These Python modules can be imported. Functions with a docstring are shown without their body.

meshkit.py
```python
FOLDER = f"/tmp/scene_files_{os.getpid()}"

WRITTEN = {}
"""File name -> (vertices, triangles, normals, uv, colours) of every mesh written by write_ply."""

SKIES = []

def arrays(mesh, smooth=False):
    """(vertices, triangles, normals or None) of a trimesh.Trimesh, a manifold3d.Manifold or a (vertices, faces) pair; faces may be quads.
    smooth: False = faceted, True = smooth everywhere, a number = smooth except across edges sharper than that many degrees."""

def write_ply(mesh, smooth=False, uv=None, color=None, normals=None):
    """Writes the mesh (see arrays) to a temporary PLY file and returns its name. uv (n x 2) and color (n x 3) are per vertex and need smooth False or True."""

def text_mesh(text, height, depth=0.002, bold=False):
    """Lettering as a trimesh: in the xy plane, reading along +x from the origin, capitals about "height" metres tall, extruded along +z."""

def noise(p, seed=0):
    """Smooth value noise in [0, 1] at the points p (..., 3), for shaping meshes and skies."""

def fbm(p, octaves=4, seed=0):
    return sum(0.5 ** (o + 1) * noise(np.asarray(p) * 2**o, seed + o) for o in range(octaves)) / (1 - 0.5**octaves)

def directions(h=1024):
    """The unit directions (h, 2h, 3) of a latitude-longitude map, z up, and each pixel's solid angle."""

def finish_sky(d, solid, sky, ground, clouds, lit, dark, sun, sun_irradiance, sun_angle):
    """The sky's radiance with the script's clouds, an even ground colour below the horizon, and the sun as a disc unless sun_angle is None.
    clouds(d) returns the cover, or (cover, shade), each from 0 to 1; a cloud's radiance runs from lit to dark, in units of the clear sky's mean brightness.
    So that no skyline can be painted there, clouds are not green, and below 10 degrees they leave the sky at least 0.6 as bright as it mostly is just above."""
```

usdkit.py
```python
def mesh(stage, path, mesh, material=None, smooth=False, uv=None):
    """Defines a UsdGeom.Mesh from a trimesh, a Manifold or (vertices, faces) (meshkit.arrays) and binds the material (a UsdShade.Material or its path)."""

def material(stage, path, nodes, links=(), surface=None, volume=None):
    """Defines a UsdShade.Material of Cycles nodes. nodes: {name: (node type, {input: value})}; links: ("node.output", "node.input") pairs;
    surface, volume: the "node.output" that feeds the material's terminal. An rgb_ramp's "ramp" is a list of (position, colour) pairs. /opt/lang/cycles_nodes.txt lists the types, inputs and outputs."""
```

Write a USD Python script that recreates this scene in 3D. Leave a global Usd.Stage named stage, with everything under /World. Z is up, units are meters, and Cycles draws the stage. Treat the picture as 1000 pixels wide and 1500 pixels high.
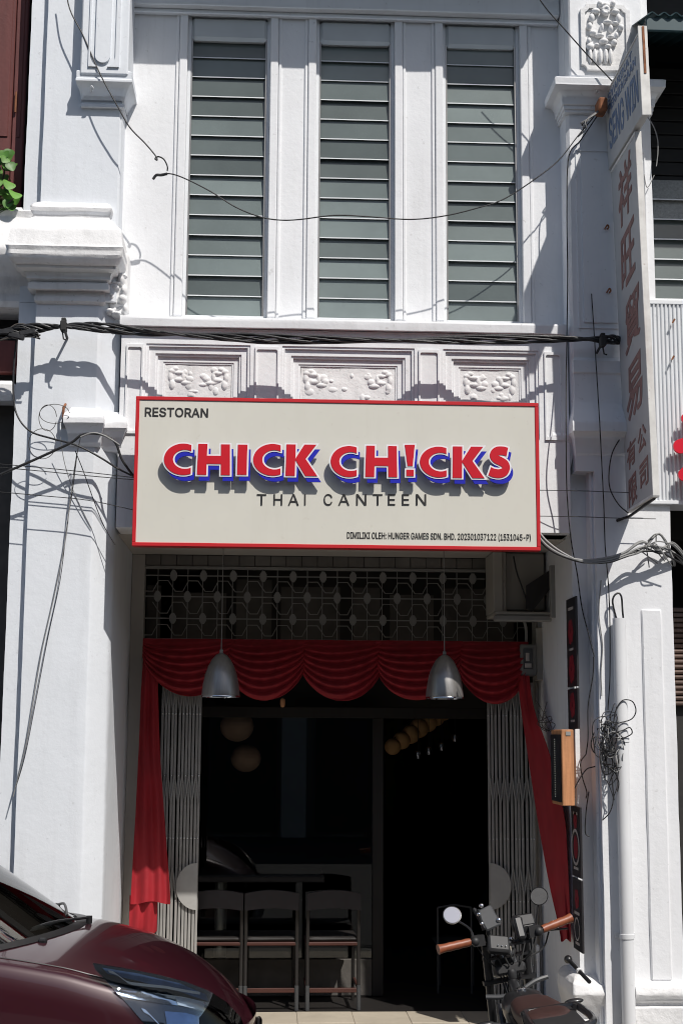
import math, random
import numpy as np, trimesh, manifold3d, usdkit, meshkit
from pxr import Usd, UsdGeom, UsdLux, UsdShade, Gf, Sdf
from shapely.geometry import Polygon, LineString, Point, box as sbox
from shapely.ops import unary_union
from shapely import affinity

stage = Usd.Stage.CreateInMemory()
UsdGeom.SetStageUpAxis(stage, 'Z')
UsdGeom.SetStageMetersPerUnit(stage, 1.0)
UsdGeom.Xform.Define(stage, '/World')
random.seed(7); rng = np.random.default_rng(7)

# ------------------------------------------------------------------ camera, sky, sun, exposure
FPX, W, H = 2083.0, 1000.0, 1500.0            # focal length in photograph pixels
CAM = np.array([0.0, -8.67, 2.05])
YAW, PITCH, ROLL = math.radians(2.9), math.atan(327 / FPX), math.radians(0.32)
EXPOSURE = 0.10
SKY_STRENGTH, SUN_INTENSITY = 0.074, 1.06
SUN = np.array([0.58, -1.0, 1.45]); SUN /= np.linalg.norm(SUN)

F = np.array([math.sin(YAW) * math.cos(PITCH), math.cos(YAW) * math.cos(PITCH), math.sin(PITCH)])
R0 = np.array([math.cos(YAW), -math.sin(YAW), 0.0])
U0 = np.cross(R0, F)
RT = R0 * math.cos(ROLL) + U0 * math.sin(ROLL)
UP = U0 * math.cos(ROLL) - R0 * math.sin(ROLL)
cam = UsdGeom.Camera.Define(stage, '/World/camera')
cam.CreateHorizontalApertureAttr(24.0); cam.CreateVerticalApertureAttr(36.0)
cam.CreateFocalLengthAttr(24.0 * FPX / W)
cam.CreateClippingRangeAttr(Gf.Vec2f(0.05, 500))
cam.CreateExposureAttr(EXPOSURE)
m4 = Gf.Matrix4d(*RT, 0, *UP, 0, *(-F), 0, *CAM, 1)
UsdGeom.Xformable(cam).AddTransformOp().Set(m4)


def P(px, py, Y):
    """The point of the plane y = Y that the photograph shows at pixel (px, py)."""
    d = F + RT * (px - W / 2) / FPX - UP * (py - H / 2) / FPX
    return CAM + d * ((Y - CAM[1]) / d[1])


def X(px, py, Y): return float(P(px, py, Y)[0])
def Z(py, px, Y): return float(P(px, py, Y)[2])


elev, rot = math.asin(SUN[2]), math.atan2(SUN[0], SUN[1])
dome = UsdLux.DomeLight.Define(stage, '/World/sky')
dome.GetPrim().SetCustomDataByKey('kind', 'structure')
skym = usdkit.material(stage, '/World/Looks/sky_look', {
    'sky': ('sky_texture', {'sky_type': 'single_scattering', 'sun_disc': False, 'sun_elevation': elev, 'sun_rotation': rot, 'altitude': 20.0, 'aerosol_density': 1.6}),
    'bg': ('background_shader', {'strength': SKY_STRENGTH})}, [('sky.color', 'bg.color')], surface='bg.background')
UsdShade.MaterialBindingAPI.Apply(dome.GetPrim()).Bind(skym)
sun = UsdLux.DistantLight.Define(stage, '/World/sun')
sun.CreateIntensityAttr(SUN_INTENSITY); sun.CreateAngleAttr(0.5); sun.CreateNormalizeAttr(True)
sun.CreateColorAttr(Gf.Vec3f(1.0, 0.955, 0.9))
zx = np.cross([0, 0, 1.0], SUN); zx /= np.linalg.norm(zx); zy = np.cross(SUN, zx)
UsdGeom.Xformable(sun).AddTransformOp().Set(Gf.Matrix4d(*zx, 0, *zy, 0, *SUN, 0, 0, 0, 20, 1))

# ------------------------------------------------------------------ prim helpers
used, base, TF = {}, {}, {}


def numbered(parent, name):
    k = (parent, name); n = used.get(k, 0); used[k] = n + 1
    return f'{parent}/{name}' + (f'_{n:03d}' if n else '')


def tag(prim, label=None, cat=None, group=None, kind=None):
    for k, v in (('label', label), ('category', cat), ('group', group), ('kind', kind)):
        if v: prim.SetCustomDataByKey(k, v)
    return prim


def thing(name, label, cat, loc=(0, 0, 0), group=None):
    path = numbered('/World', name)
    x = UsdGeom.Xform.Define(stage, path); x.AddTranslateOp().Set(Gf.Vec3d(*map(float, loc)))
    base[path] = np.array(loc, float)
    tag(x.GetPrim(), label, cat, group)
    return path


def dup(src, loc, label=None, rotz=0.0, group=None, scale=None):
    name = src.rsplit('/', 1)[1].rstrip('0123456789').rstrip('_')
    was = stage.GetPrimAtPath(src).GetCustomData()
    path = numbered('/World', name)
    x = UsdGeom.Xform.Define(stage, path)
    x.GetPrim().GetReferences().AddInternalReference(src)
    x.ClearXformOpOrder()
    x.AddTranslateOp(opSuffix='place').Set(Gf.Vec3d(*map(float, loc)))
    ops = [x.GetOrderedXformOps()[-1]]
    if rotz: ops.append(x.AddRotateZOp(opSuffix='turn')); ops[-1].Set(float(rotz))
    if scale: ops.append(x.AddScaleOp(opSuffix='size')); ops[-1].Set(Gf.Vec3f(*scale))
    x.SetXformOpOrder(ops)
    x.GetPrim().SetInstanceable(True)
    tag(x.GetPrim(), label or was.get('label'), was.get('category'), group or was.get('group'))
    return path


class MB:
    """Collects shapes; build() makes them one mesh."""
    def __init__(s, T=None): s.m = []; s.T = T

    def add(s, m): s.m.append(m); return s

    def box(s, x0, x1, y0, y1, z0, z1, b=0.0): return s.add(cbox(x0, x1, y0, y1, z0, z1, b))

    def tube(s, pts, r, n=8, spline=0): return s.add(tube(pts, r, n, spline))

    def build(s, name, mat, parent='/World', smooth=35, **kw):
        m = trimesh.util.concatenate(s.m) if len(s.m) > 1 else s.m[0].copy()
        if s.T is not None: m.apply_transform(s.T)
        top = parent if parent.count('/') < 3 else '/'.join(parent.split('/')[:3])
        if top in TF: m.apply_transform(TF[top])
        v = np.asarray(m.vertices) - base.get(top, 0)
        path = numbered(parent, name)
        usdkit.mesh(stage, path, trimesh.Trimesh(v, m.faces, process=False), M[mat], smooth=smooth)
        if kw: tag(stage.GetPrimAtPath(path), **kw)
        return path


def cbox(x0, x1, y0, y1, z0, z1, b=0.0):
    x0, x1 = sorted((x0, x1)); y0, y1 = sorted((y0, y1)); z0, z1 = sorted((z0, z1))
    b = min(b, (x1 - x0) * .45, (y1 - y0) * .45, (z1 - z0) * .45)
    if b <= 0:
        m = trimesh.creation.box((x1 - x0, y1 - y0, z1 - z0)); m.apply_translation(((x0 + x1) / 2, (y0 + y1) / 2, (z0 + z1) / 2)); return m
    p = []
    for sx in (0, 1):
        for sy in (0, 1):
            for sz in (0, 1):
                c = np.array([(x0, x1)[sx], (y0, y1)[sy], (z0, z1)[sz]]); i = np.array([1 - 2 * sx, 1 - 2 * sy, 1 - 2 * sz]) * b
                p += [c + i * (0, 1, 1), c + i * (1, 0, 1), c + i * (1, 1, 0)]
    return trimesh.convex.convex_hull(np.array(p))


def spl(pts, k=6):
    p = np.array(pts, float)
    if len(p) < 3: return p
    q = np.vstack([2 * p[0] - p[1], p, 2 * p[-1] - p[-2]]); out = []
    for i in range(1, len(q) - 2):
        for t in np.arange(k) / k:
            a, b, c, d = q[i - 1:i + 3]
            out.append(.5 * (2 * b + (c - a) * t + (2 * a - 5 * b + 4 * c - d) * t * t + (3 * b - a - 3 * c + d) * t ** 3))
    return np.array(out + [p[-1]])


def tube(pts, r, n=8, spline=0):
    p = spl(pts, spline) if spline else np.array(pts, float)
    rr = np.broadcast_to(np.asarray(r, float), len(p)) if np.ndim(r) == 0 or len(np.atleast_1d(r)) == len(p) else np.interp(np.linspace(0, 1, len(p)), np.linspace(0, 1, len(r)), r)
    t = np.gradient(p, axis=0); t /= np.maximum(np.linalg.norm(t, axis=1, keepdims=True), 1e-9)
    a = np.array([0, 0, 1.0]) if abs(t[0][2]) < .9 else np.array([1.0, 0, 0])
    u = np.cross(t[0], a); u /= np.linalg.norm(u); vs = []
    ang = np.arange(n) * 2 * math.pi / n
    for i in range(len(p)):
        u = u - t[i] * (u @ t[i]); u /= max(np.linalg.norm(u), 1e-9); w = np.cross(t[i], u)
        vs.append(p[i] + rr[i] * (np.cos(ang)[:, None] * u + np.sin(ang)[:, None] * w))
    v = np.vstack(vs + [p[:1], p[-1:]]); f = []
    for i in range(len(p) - 1):
        for j in range(n):
            A, B = i * n + j, i * n + (j + 1) % n
            f += [[A, B, A + n], [B, B + n, A + n]]
    c0, c1 = len(p) * n, len(p) * n + 1
    for j in range(n):
        f += [[c0, (j + 1) % n, j], [c1, (len(p) - 1) * n + j, (len(p) - 1) * n + (j + 1) % n]]
    m = trimesh.Trimesh(v, f, process=False)
    if m.volume < 0: m.invert()
    return m


def loft(rings, cap=True):
    """Closed rings with the same number of points, joined one to the next."""
    n = len(rings[0]); v = np.vstack([np.asarray(r, float) for r in rings]); f = []
    for i in range(len(rings) - 1):
        for j in range(n):
            A, B = i * n + j, i * n + (j + 1) % n
            f += [[A, B, A + n], [B, B + n, A + n]]
    if cap:
        for k, o in ((0, 1), (len(rings) - 1, 0)):
            v = np.vstack([v, v[k * n:(k + 1) * n].mean(0)]); c = len(v) - 1
            for j in range(n):
                a, b = k * n + j, k * n + (j + 1) % n
                f.append([c, b, a] if o else [c, a, b])
    m = trimesh.Trimesh(v, f, process=False)
    if cap and m.volume < 0: m.invert()
    return m


def stack(x0, x1, yf, yb, levels, right=1.0, left=1.0):
    """Moulding: a pier x0..x1, front yf, back yb; levels = [(z, projection)] from bottom to top."""
    return loft([[(x0 - p * left, yf - p, z), (x1 + p * right, yf - p, z), (x1 + p * right, yb, z), (x0 - p * left, yb, z)] for z, p in levels])


def lathe(prof, c, axis='z', n=24):
    """prof = [(r, h)] about the axis through c."""
    ang = np.arange(n) * 2 * math.pi / n; rings = []
    for r, h in prof:
        ring = np.stack([r * np.cos(ang), r * np.sin(ang), np.full(n, h)], 1)
        if axis == 'x': ring = ring[:, [2, 0, 1]]
        if axis == 'y': ring = ring[:, [1, 2, 0]]
        rings.append(ring + c)
    return loft(rings)


def grid(pts):
    """pts (a, b, 3) -> open sheet."""
    p = np.asarray(pts, float); a, b = p.shape[:2]; f = []
    for i in range(a - 1):
        for j in range(b - 1):
            k = i * b + j; f += [[k, k + 1, k + b], [k + 1, k + b + 1, k + b]]
    return trimesh.Trimesh(p.reshape(-1, 3), f, process=False)


def sheet(pts, thick):
    """A sheet given a thickness along its own normals (closed)."""
    p = np.asarray(pts, float); g = grid(p); n = g.vertex_normals; a, b = p.shape[:2]; N = a * b
    v = np.vstack([g.vertices + n * thick / 2, g.vertices - n * thick / 2]); f = list(g.faces) + [[q[0] + N, q[2] + N, q[1] + N] for q in g.faces]
    rim = [i * b for i in range(a)] + [(a - 1) * b + j for j in range(1, b)] + [i * b + b - 1 for i in range(a - 2, -1, -1)] + list(range(b - 2, 0, -1))
    for q in range(len(rim)):
        A, B = rim[q], rim[(q + 1) % len(rim)]; f += [[A, B, A + N], [B, B + N, A + N]]
    m = trimesh.Trimesh(v, f, process=False)
    m.fix_normals()
    return m


def rough(m, edge=.05, amp=.003, sc=9.0, seed=0):
    """Uneven hand-made plaster: refined and pushed about a little."""
    m = m.copy(); m.merge_vertices()
    q = manifold3d.Manifold(manifold3d.Mesh(np.asarray(m.vertices, np.float32), np.asarray(m.faces, np.uint32)))
    if q.is_empty(): return m
    r = q.refine_to_length(edge).to_mesh(); v = np.array(r.vert_properties[:, :3], float)
    d = np.stack([meshkit.fbm(v * sc + 11.3 * k, 3, seed + 17 * k) - .5 for k in range(3)], 1)
    return trimesh.Trimesh(v + d * 2 * amp, np.array(r.tri_verts), process=False)


def blend(ms, edge=.01, it=10):
    """Lumps run together into one modelled relief."""
    q = [manifold3d.Manifold(manifold3d.Mesh(np.asarray(m.vertices, np.float32), np.asarray(m.faces, np.uint32))) for m in ms]
    u = manifold3d.Manifold.batch_boolean(q, manifold3d.OpType.Add).refine_to_length(edge).to_mesh()
    m = trimesh.Trimesh(np.array(u.vert_properties[:, :3], float), np.array(u.tri_verts), process=True)
    trimesh.smoothing.filter_taubin(m, .6, .55, it); return m


def ell(c, r, sub=2, rot=None):
    m = trimesh.creation.icosphere(sub); m.apply_scale(r)
    if rot is not None: m.apply_transform(trimesh.transformations.rotation_matrix(rot[0], rot[1]))
    m.apply_translation(c); return m


def hull(pts): return trimesh.convex.convex_hull(np.array(pts, float))


def extr(shape, depth, o, ex, ey, off=0.0):
    """shapely shape -> solid standing on the plane (o, ex, ey), from off to off + depth along its normal."""
    ex, ey = np.array(ex, float), np.array(ey, float); en = np.cross(ex, ey); out = []
    for g in getattr(shape, 'geoms', [shape]):
        if g.is_empty or g.area < 1e-9: continue
        m = trimesh.creation.extrude_polygon(g, depth, engine='earcut'); v = np.asarray(m.vertices)
        m.vertices = np.array(o) + v[:, :1] * ex + v[:, 1:2] * ey + (v[:, 2:] + off) * en
        out.append(m)
    return trimesh.util.concatenate(out)


def text(txt, o, ex, ey, width, height, depth=.002, off=0.0, bold=False):
    m = meshkit.text_mesh(txt, 1.0, 1.0, bold); v = np.asarray(m.vertices).copy()
    lo, hi = v.min(0), v.max(0)
    v[:, 0] = (v[:, 0] - lo[0]) / (hi[0] - lo[0]) * width; v[:, 1] *= height; v[:, 2] = v[:, 2] * depth + off
    ex, ey = np.array(ex, float), np.array(ey, float); en = np.cross(ex, ey)
    return trimesh.Trimesh(np.array(o) + v[:, :1] * ex + v[:, 1:2] * ey + v[:, 2:] * en, m.faces, process=False)


# ------------------------------------------------------------------ materials
M = {}


def mat(name, col, rough=.6, metal=0.0, var=.06, sc=4.0, bump=0.0, bsc=40.0, coat=0.0, spec=.5, stretch=(1, 1, 1), dirt=0.0, dirtcol=(.12, .11, .10), **kw):
    col = np.array(col, float)
    n = {'g': ('geometry', {}), 'mp': ('mapping', {'scale': stretch}),
         'n': ('noise_texture', {'scale': sc, 'detail': 4.0, 'roughness': .6}),
         'r': ('rgb_ramp', {'ramp': [(.3, tuple(np.clip(col * (1 - var), 0, 1))), (.7, tuple(np.clip(col * (1 + var), 0, 1)))]}),
         'p': ('principled_bsdf', {'roughness': rough, 'metallic': metal, 'coat_weight': coat, 'specular_ior_level': spec, **kw})}
    l = [('g.position', 'mp.vector'), ('mp.vector', 'n.vector'), ('n.fac', 'r.fac')]
    out = 'r.color'
    if dirt:
        n['mp2'] = ('mapping', {'scale': (5, 5, .55)})
        n['d'] = ('noise_texture', {'scale': 2.2, 'detail': 6.0, 'roughness': .7})
        n['d2'] = ('noise_texture', {'scale': 26.0, 'detail': 3.0, 'roughness': .6})
        n['dr'] = ('rgb_ramp', {'ramp': [(.52, (0, 0, 0)), (.78, (dirt,) * 3)]})
        n['dr2'] = ('rgb_ramp', {'ramp': [(.66, (0, 0, 0)), (.74, (dirt * 1.6,) * 3)]})
        n['da'] = ('mix_color', {'blend_type': 'add', 'fac': 1.0})
        n['mx'] = ('mix_color', {'b': dirtcol})
        l += [('g.position', 'mp2.vector'), ('mp2.vector', 'd.vector'), ('g.position', 'd2.vector'), ('d.fac', 'dr.fac'), ('d2.fac', 'dr2.fac'),
              ('dr.color', 'da.a'), ('dr2.color', 'da.b'), ('da.result', 'mx.fac'), (out, 'mx.a')]
        out = 'mx.result'
    l.append((out, 'p.base_color'))
    if bump:
        n['bn'] = ('noise_texture', {'scale': bsc, 'detail': 5.0, 'roughness': .65})
        n['b'] = ('bump', {'strength': bump, 'distance': .01})
        l += [('g.position', 'bn.vector'), ('bn.fac', 'b.height'), ('b.normal', 'p.normal')]
    M[name] = usdkit.material(stage, '/World/Looks/' + name, n, l, surface='p.BSDF')


mat('plaster', (.76, .77, .785), .75, var=.04, sc=1.6, bump=.24, bsc=22, dirt=.17, dirtcol=(.26, .25, .23))
mat('plaster_cool', (.70, .73, .765), .7, var=.04, sc=1.4, bump=.22, bsc=18, dirt=.15, dirtcol=(.26, .26, .25))
mat('plaster_old', (.73, .73, .73), .8, var=.06, sc=3.0, bump=.45, bsc=30, dirt=.26, dirtcol=(.2, .19, .17))
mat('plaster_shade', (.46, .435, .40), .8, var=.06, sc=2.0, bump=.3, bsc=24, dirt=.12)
mat('white_frame', (.72, .74, .76), .45, var=.03, sc=5, bump=.05)
for i_, k_ in enumerate((.10, .155, .195, .125)): mat('louvre_glass' + (f'_{i_}' if i_ else ''), (k_, k_ * 1.2, k_ * 1.17), .14, var=.14, sc=1.7, bump=.05, bsc=120, spec=.5)
mat('frosted_glass', (.30, .31, .30), .35, var=.2, sc=60, bump=.5, bsc=160)
mat('blind', (.50, .53, .54), .7, var=.05, sc=4)
mat('cream', (.63, .615, .545), .42, var=.03, sc=2, bump=.03, bsc=6, dirt=.07, dirtcol=(.35, .30, .22))
mat('sign_red', (.52, .018, .024), .38, var=.04, sc=4)
mat('letter_red', (.56, .010, .022), .35, var=.03, sc=5)
mat('letter_blue', (.018, .022, .42), .35, var=.03, sc=5)
mat('letter_white', (.78, .78, .80), .4, var=.02)
mat('ink', (.018, .017, .016), .5, var=.05)
mat('steel_dark', (.035, .033, .032), .55, var=.2, sc=12, metal=.3)
mat('black_cable', (.022, .022, .023), .42, var=.35, sc=14, bump=.2, bsc=60)
mat('grey_cable', (.24, .24, .235), .5, var=.15, sc=14)
mat('brown_wire', (.05, .042, .035), .6, var=.2, sc=14)
mat('red_cloth', (.275, .004, .011), .72, var=.14, sc=5, bump=.1, bsc=90, sheen_weight=.15, sheen_tint=(1, .25, .25))
mat('dim_board', (.085, .078, .07), .8, var=.25, sc=5, bump=.2)
mat('gate_grey', (.29, .285, .27), .5, var=.1, sc=9, dirt=.15)
mat('gate_plate', (.36, .355, .34), .45, var=.1, sc=9, dirt=.15)
mat('grille_iron', (.27, .265, .25), .6, var=.1, sc=12)
mat('old_board', (.20, .185, .165), .8, var=.2, sc=5, bump=.2)
mat('brushed_metal', (.36, .35, .335), .36, metal=.7, var=.1, sc=3, stretch=(22, 22, .4))
mat('chrome', (.78, .79, .80), .12, metal=1.0, var=.03)
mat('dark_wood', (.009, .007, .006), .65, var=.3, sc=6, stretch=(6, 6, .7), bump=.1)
mat('red_wood', (.055, .018, .013), .45, var=.25, sc=5, stretch=(1, 6, 6))
mat('orange_wood', (.52, .24, .11), .55, var=.28, sc=5, stretch=(9, 9, .6), bump=.15)
mat('grey_pad', (.021, .018, .020), .75, var=.15, sc=12)
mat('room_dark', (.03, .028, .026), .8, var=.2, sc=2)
mat('paper', (.72, .46, .32), .85, var=.08, sc=12)
mat('paper_orange', (.80, .46, .20), .85, var=.1, sc=9)
mat('poster_dark', (.022, .020, .022), .4, var=.3, sc=5)
mat('poster_red', (.24, .015, .025), .45, var=.25, sc=12)
mat('poster_pale', (.45, .40, .37), .5, var=.2, sc=20)
mat('bulb', (.8, .76, .6), .3, var=.02)
mat('pvc', (.70, .71, .72), .38, var=.04, sc=2.5, dirt=.08)
mat('sign_grey', (.43, .43, .425), .6, var=.06, sc=2.2, dirt=.12)
mat('sign_edge', (.66, .65, .62), .55, var=.15, sc=10, dirt=.3, dirtcol=(.22, .08, .03))
mat('faded_red', (.22, .115, .10), .65, var=.25, sc=22)
mat('faded_blue', (.13, .18, .28), .65, var=.25, sc=18)
mat('rust', (.23, .09, .04), .85, var=.4, sc=18, bump=.3)
mat('corrugated', (.66, .68, .70), .5, var=.05, sc=2, dirt=.1)
mat('raised_red', (.62, .012, .03), .3, var=.04)
mat('shutter_red', (.12, .030, .026), .6, var=.2, sc=4, stretch=(5, 5, .6), bump=.15)
mat('dark_timber', (.016, .015, .014), .7, var=.25, sc=4, stretch=(1, 1, 5))
mat('slat_brown', (.10, .060, .045), .65, var=.3, sc=9, dirt=.3, dirtcol=(.4, .4, .4))
mat('awning_teal', (.02, .055, .065), .5, var=.15, sc=4, dirt=.2)
mat('leaf', (.06, .16, .022), .5, var=.3, sc=7)
mat('leaf_light', (.10, .23, .035), .5, var=.25, sc=7)
mat('stem', (.06, .05, .03), .8, var=.2)
mat('tile_floor', (.44, .39, .31), .5, var=.12, sc=2.4, bump=.05, dirt=.12)
mat('asphalt', (.055, .054, .053), .85, var=.2, sc=9, bump=.5, bsc=120)
mat('kerb_stone', (.20, .195, .18), .85, var=.12, sc=5, bump=.3, dirt=.15)
mat('meter_grey', (.20, .195, .18), .5, var=.1, sc=5, dirt=.1)
mat('cabinet_beige', (.40, .375, .33), .55, var=.06, sc=3, dirt=.15)
# vehicles
mat('car_paint', (.034, .003, .008), .4, var=.03, sc=30, coat=1.0, metal=.12, coat_roughness=.03)
mat('car_black', (.012, .012, .013), .35, var=.1)
mat('car_rubber', (.02, .02, .02), .75, var=.15)
mat('lamp_dark', (.007, .009, .013), .12, var=.3, sc=20, coat=1.0)
mat('lamp_blue', (.11, .17, .30), .10, var=.35, sc=14, metal=.7)
mat('bike_black', (.014, .014, .015), .38, var=.15, sc=20, coat=.4)
mat('bike_plastic', (.02, .02, .021), .55, var=.1, sc=20)
mat('bike_grey', (.045, .047, .05), .5, var=.1, sc=20)
mat('brown_leather', (.042, .018, .015), .5, var=.2, sc=20, bump=.12, bsc=80)
mat('orange_grip', (.22, .064, .027), .45, var=.18, sc=30, bump=.1)
mat('mirror_glass', (.92, .93, .94), .02, metal=1.0, var=0)
mat('tyre', (.025, .025, .025), .8, var=.1)


def glass(name, tint, refl=1.0, rough=.01, ior=1.5):
    M[name] = usdkit.material(stage, '/World/Looks/' + name, {
        'f': ('fresnel', {'IOR': ior}), 't': ('transparent_bsdf', {'color': tint}), 'g': ('glossy_bsdf', {'color': (refl,) * 3, 'roughness': rough}), 'm': ('mix_closure', {})},
        [('f.fac', 'm.fac'), ('t.BSDF', 'm.closure1'), ('g.BSDF', 'm.closure2')], surface='m.closure')


glass('door_glass', (.92, .94, .93), .8)
glass('windscreen_glass', (.74, .82, .80), ior=1.95)
glass('lamp_glass', (.85, .9, .95))

# ------------------------------------------------------------------ ground
FZ = 0.20                                                  # level of the covered walkway
YD = 1.35                                                  # plane of the shop front
xL0, xL1, xL2, xL3 = X(26, 500, .06), X(51, 500, 0), X(136, 700, 0), X(166, 800, .12)
xU = X(173, 230, 0)
xR0, xR1, xR2, xR3 = X(841, 1000, .16), X(869, 1000, .05), X(877, 1000, 0), X(990, 1050, 0)
zS = Z(815, 480, YD)                                        # soffit above the walkway
g = UsdGeom.Xform.Define(stage, '/World/road'); tag(g.GetPrim(), kind='structure'); base['/World/road'] = np.zeros(3)
MB().box(-60, 60, -60, -.62, -.3, 0).build('asphalt_sheet', 'asphalt', '/World/road')
MB().box(-60, 60, -.62, -.36, -.3, .0).build('drain_cover', 'kerb_stone', '/World/road')
walk = UsdGeom.Xform.Define(stage, '/World/pavement'); tag(walk.GetPrim(), kind='structure'); base['/World/pavement'] = np.zeros(3)
MB().box(-12, 12, -.358, YD, -.3, FZ - .012).build('pavement_bed', 'kerb_stone', '/World/pavement')
MB().box(-12, 12, -.36, -.18, FZ - .012, FZ, .008).build('kerb', 'kerb_stone', '/World/pavement')
for i in range(9):
    for j in range(4):
        x = xL3 - .3 + i * .372; y = -.176 + j * .38
        MB().box(x, x + .3705, y, y + .3785, FZ - .012, FZ + rng.uniform(-.0008, .0008), .003).build('floor_tile', 'tile_floor', '/World/pavement')
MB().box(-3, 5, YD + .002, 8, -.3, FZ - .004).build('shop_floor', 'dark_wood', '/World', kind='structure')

# ------------------------------------------------------------------ the shophouse
SH = thing('shophouse', 'white plastered two storey shophouse with three tall louvre windows and moulded pilasters', 'shophouse', (0, 0, 0))
TOP = 8.0


def prism(poly, z0, z1):
    m = trimesh.creation.extrude_polygon(Polygon(poly), z1 - z0, engine='earcut'); m.apply_translation((0, 0, z0)); return m


def front(shape, y0, y1):
    """A polygon of the (x, z) plane given thickness from y0 (front) to y1 (back)."""
    return extr(shape, y1 - y0, (0, y1, 0), (1, 0, 0), (0, 0, 1))


zc = lambda py, Y=0.0, px=110: Z(py, px, Y)
# left pier, with a splayed arris on its right, and the narrower shaft above the great capital
zcap = zc(440)
pl = [(xL1, 0), (xL2, 0), (xL2 + .02, .012), (xL3 - .035, .085), (xL3, .13), (xL3, YD), (xL0, YD), (xL0, .06), (xL1, .06)]
MB().add(rough(prism(pl, 0, zcap), .09, .004, 3, 1)).build('pier', 'plaster_cool', SH, 50)
pu = [(xL1, 0), (xU, 0), (xU + .015, .02), (xU + .02, .5), (xL0, .5), (xL0, .06), (xL1, .06)]
MB().add(rough(prism(pu, zcap + .001, TOP), .09, .003, 3, 2)).build('pilaster', 'plaster_cool', SH, 50)
# great capital
xc0, xc1 = X(56, 440, 0), X(150, 440, 0)
lev = [(446, .004), (441, .03), (436, .03), (433, .02), (426, .02), (423, .075), (415, .075), (412, .05), (408, .085), (404, .085), (398, .10), (392, .15), (388, .155), (386, .175), (377, .215), (372, .225), (366, .225), (360, .235), (358, .225), (335, .20), (333, .185), (322, .085), (318, .055), (314, .06), (309, .075), (303, .08), (298, .055), (296, .02)]
MB().add(rough(stack(xc0, xc1, 0, .4, [(Z(p, 100, -d), d) for p, d in lev], right=.62, left=.75), .035, .0045, 8, 3)).build('capital', 'plaster_old', SH, 40)
lev2 = [(450, .0), (441, .03), (432, .03), (420, .06), (405, .085), (388, .15), (374, .20), (362, .21), (336, .15), (330, .09), (318, .06), (308, .07), (303, .03)]
MB().add(rough(stack(X(-60, 400, .12), X(44, 400, .12), .12, .6, [(Z(p, 20, .12 - d), d) for p, d in lev2], right=.3), .05, .005, 8, 4)).build('capital', 'plaster_old', SH, 40)
# scroll bracket on the capital's right cheek
sc = MB(); q = lambda px, py, Y=.06: P(px, py, Y)
for k in range(26):
    t = k / 25; a = t * 9.2; r = .055 * (1 - .7 * t)
    c = q(172, 448) + np.array([math.cos(a - 1.2) * r, -.01, math.sin(a - 1.2) * r * .9]); sc.add(ell(c, (.02 * (1 - .4 * t),) * 3, 1))
for px, py, rx, rz in ((176, 398, .028, .05), (178, 412, .026, .045), (170, 424, .03, .028), (182, 428, .022, .04), (165, 438, .022, .03), (180, 440, .03, .035), (162, 458, .03, .022), (172, 462, .035, .018), (184, 455, .018, .035), (176, 406, .05, .018), (170, 418, .05, .014)):
    sc.add(ell(q(px, py), (rx, .075, rz), 2))
sc.box(X(164, 430, .1), X(188, 430, .1), .03, .3, Z(455, 175, .1), Z(372, 175, .1), .02)
sc.m = [blend(sc.m, .012, 14)]; sc.build('scroll_bracket', 'plaster_old', SH, 60)
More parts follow.
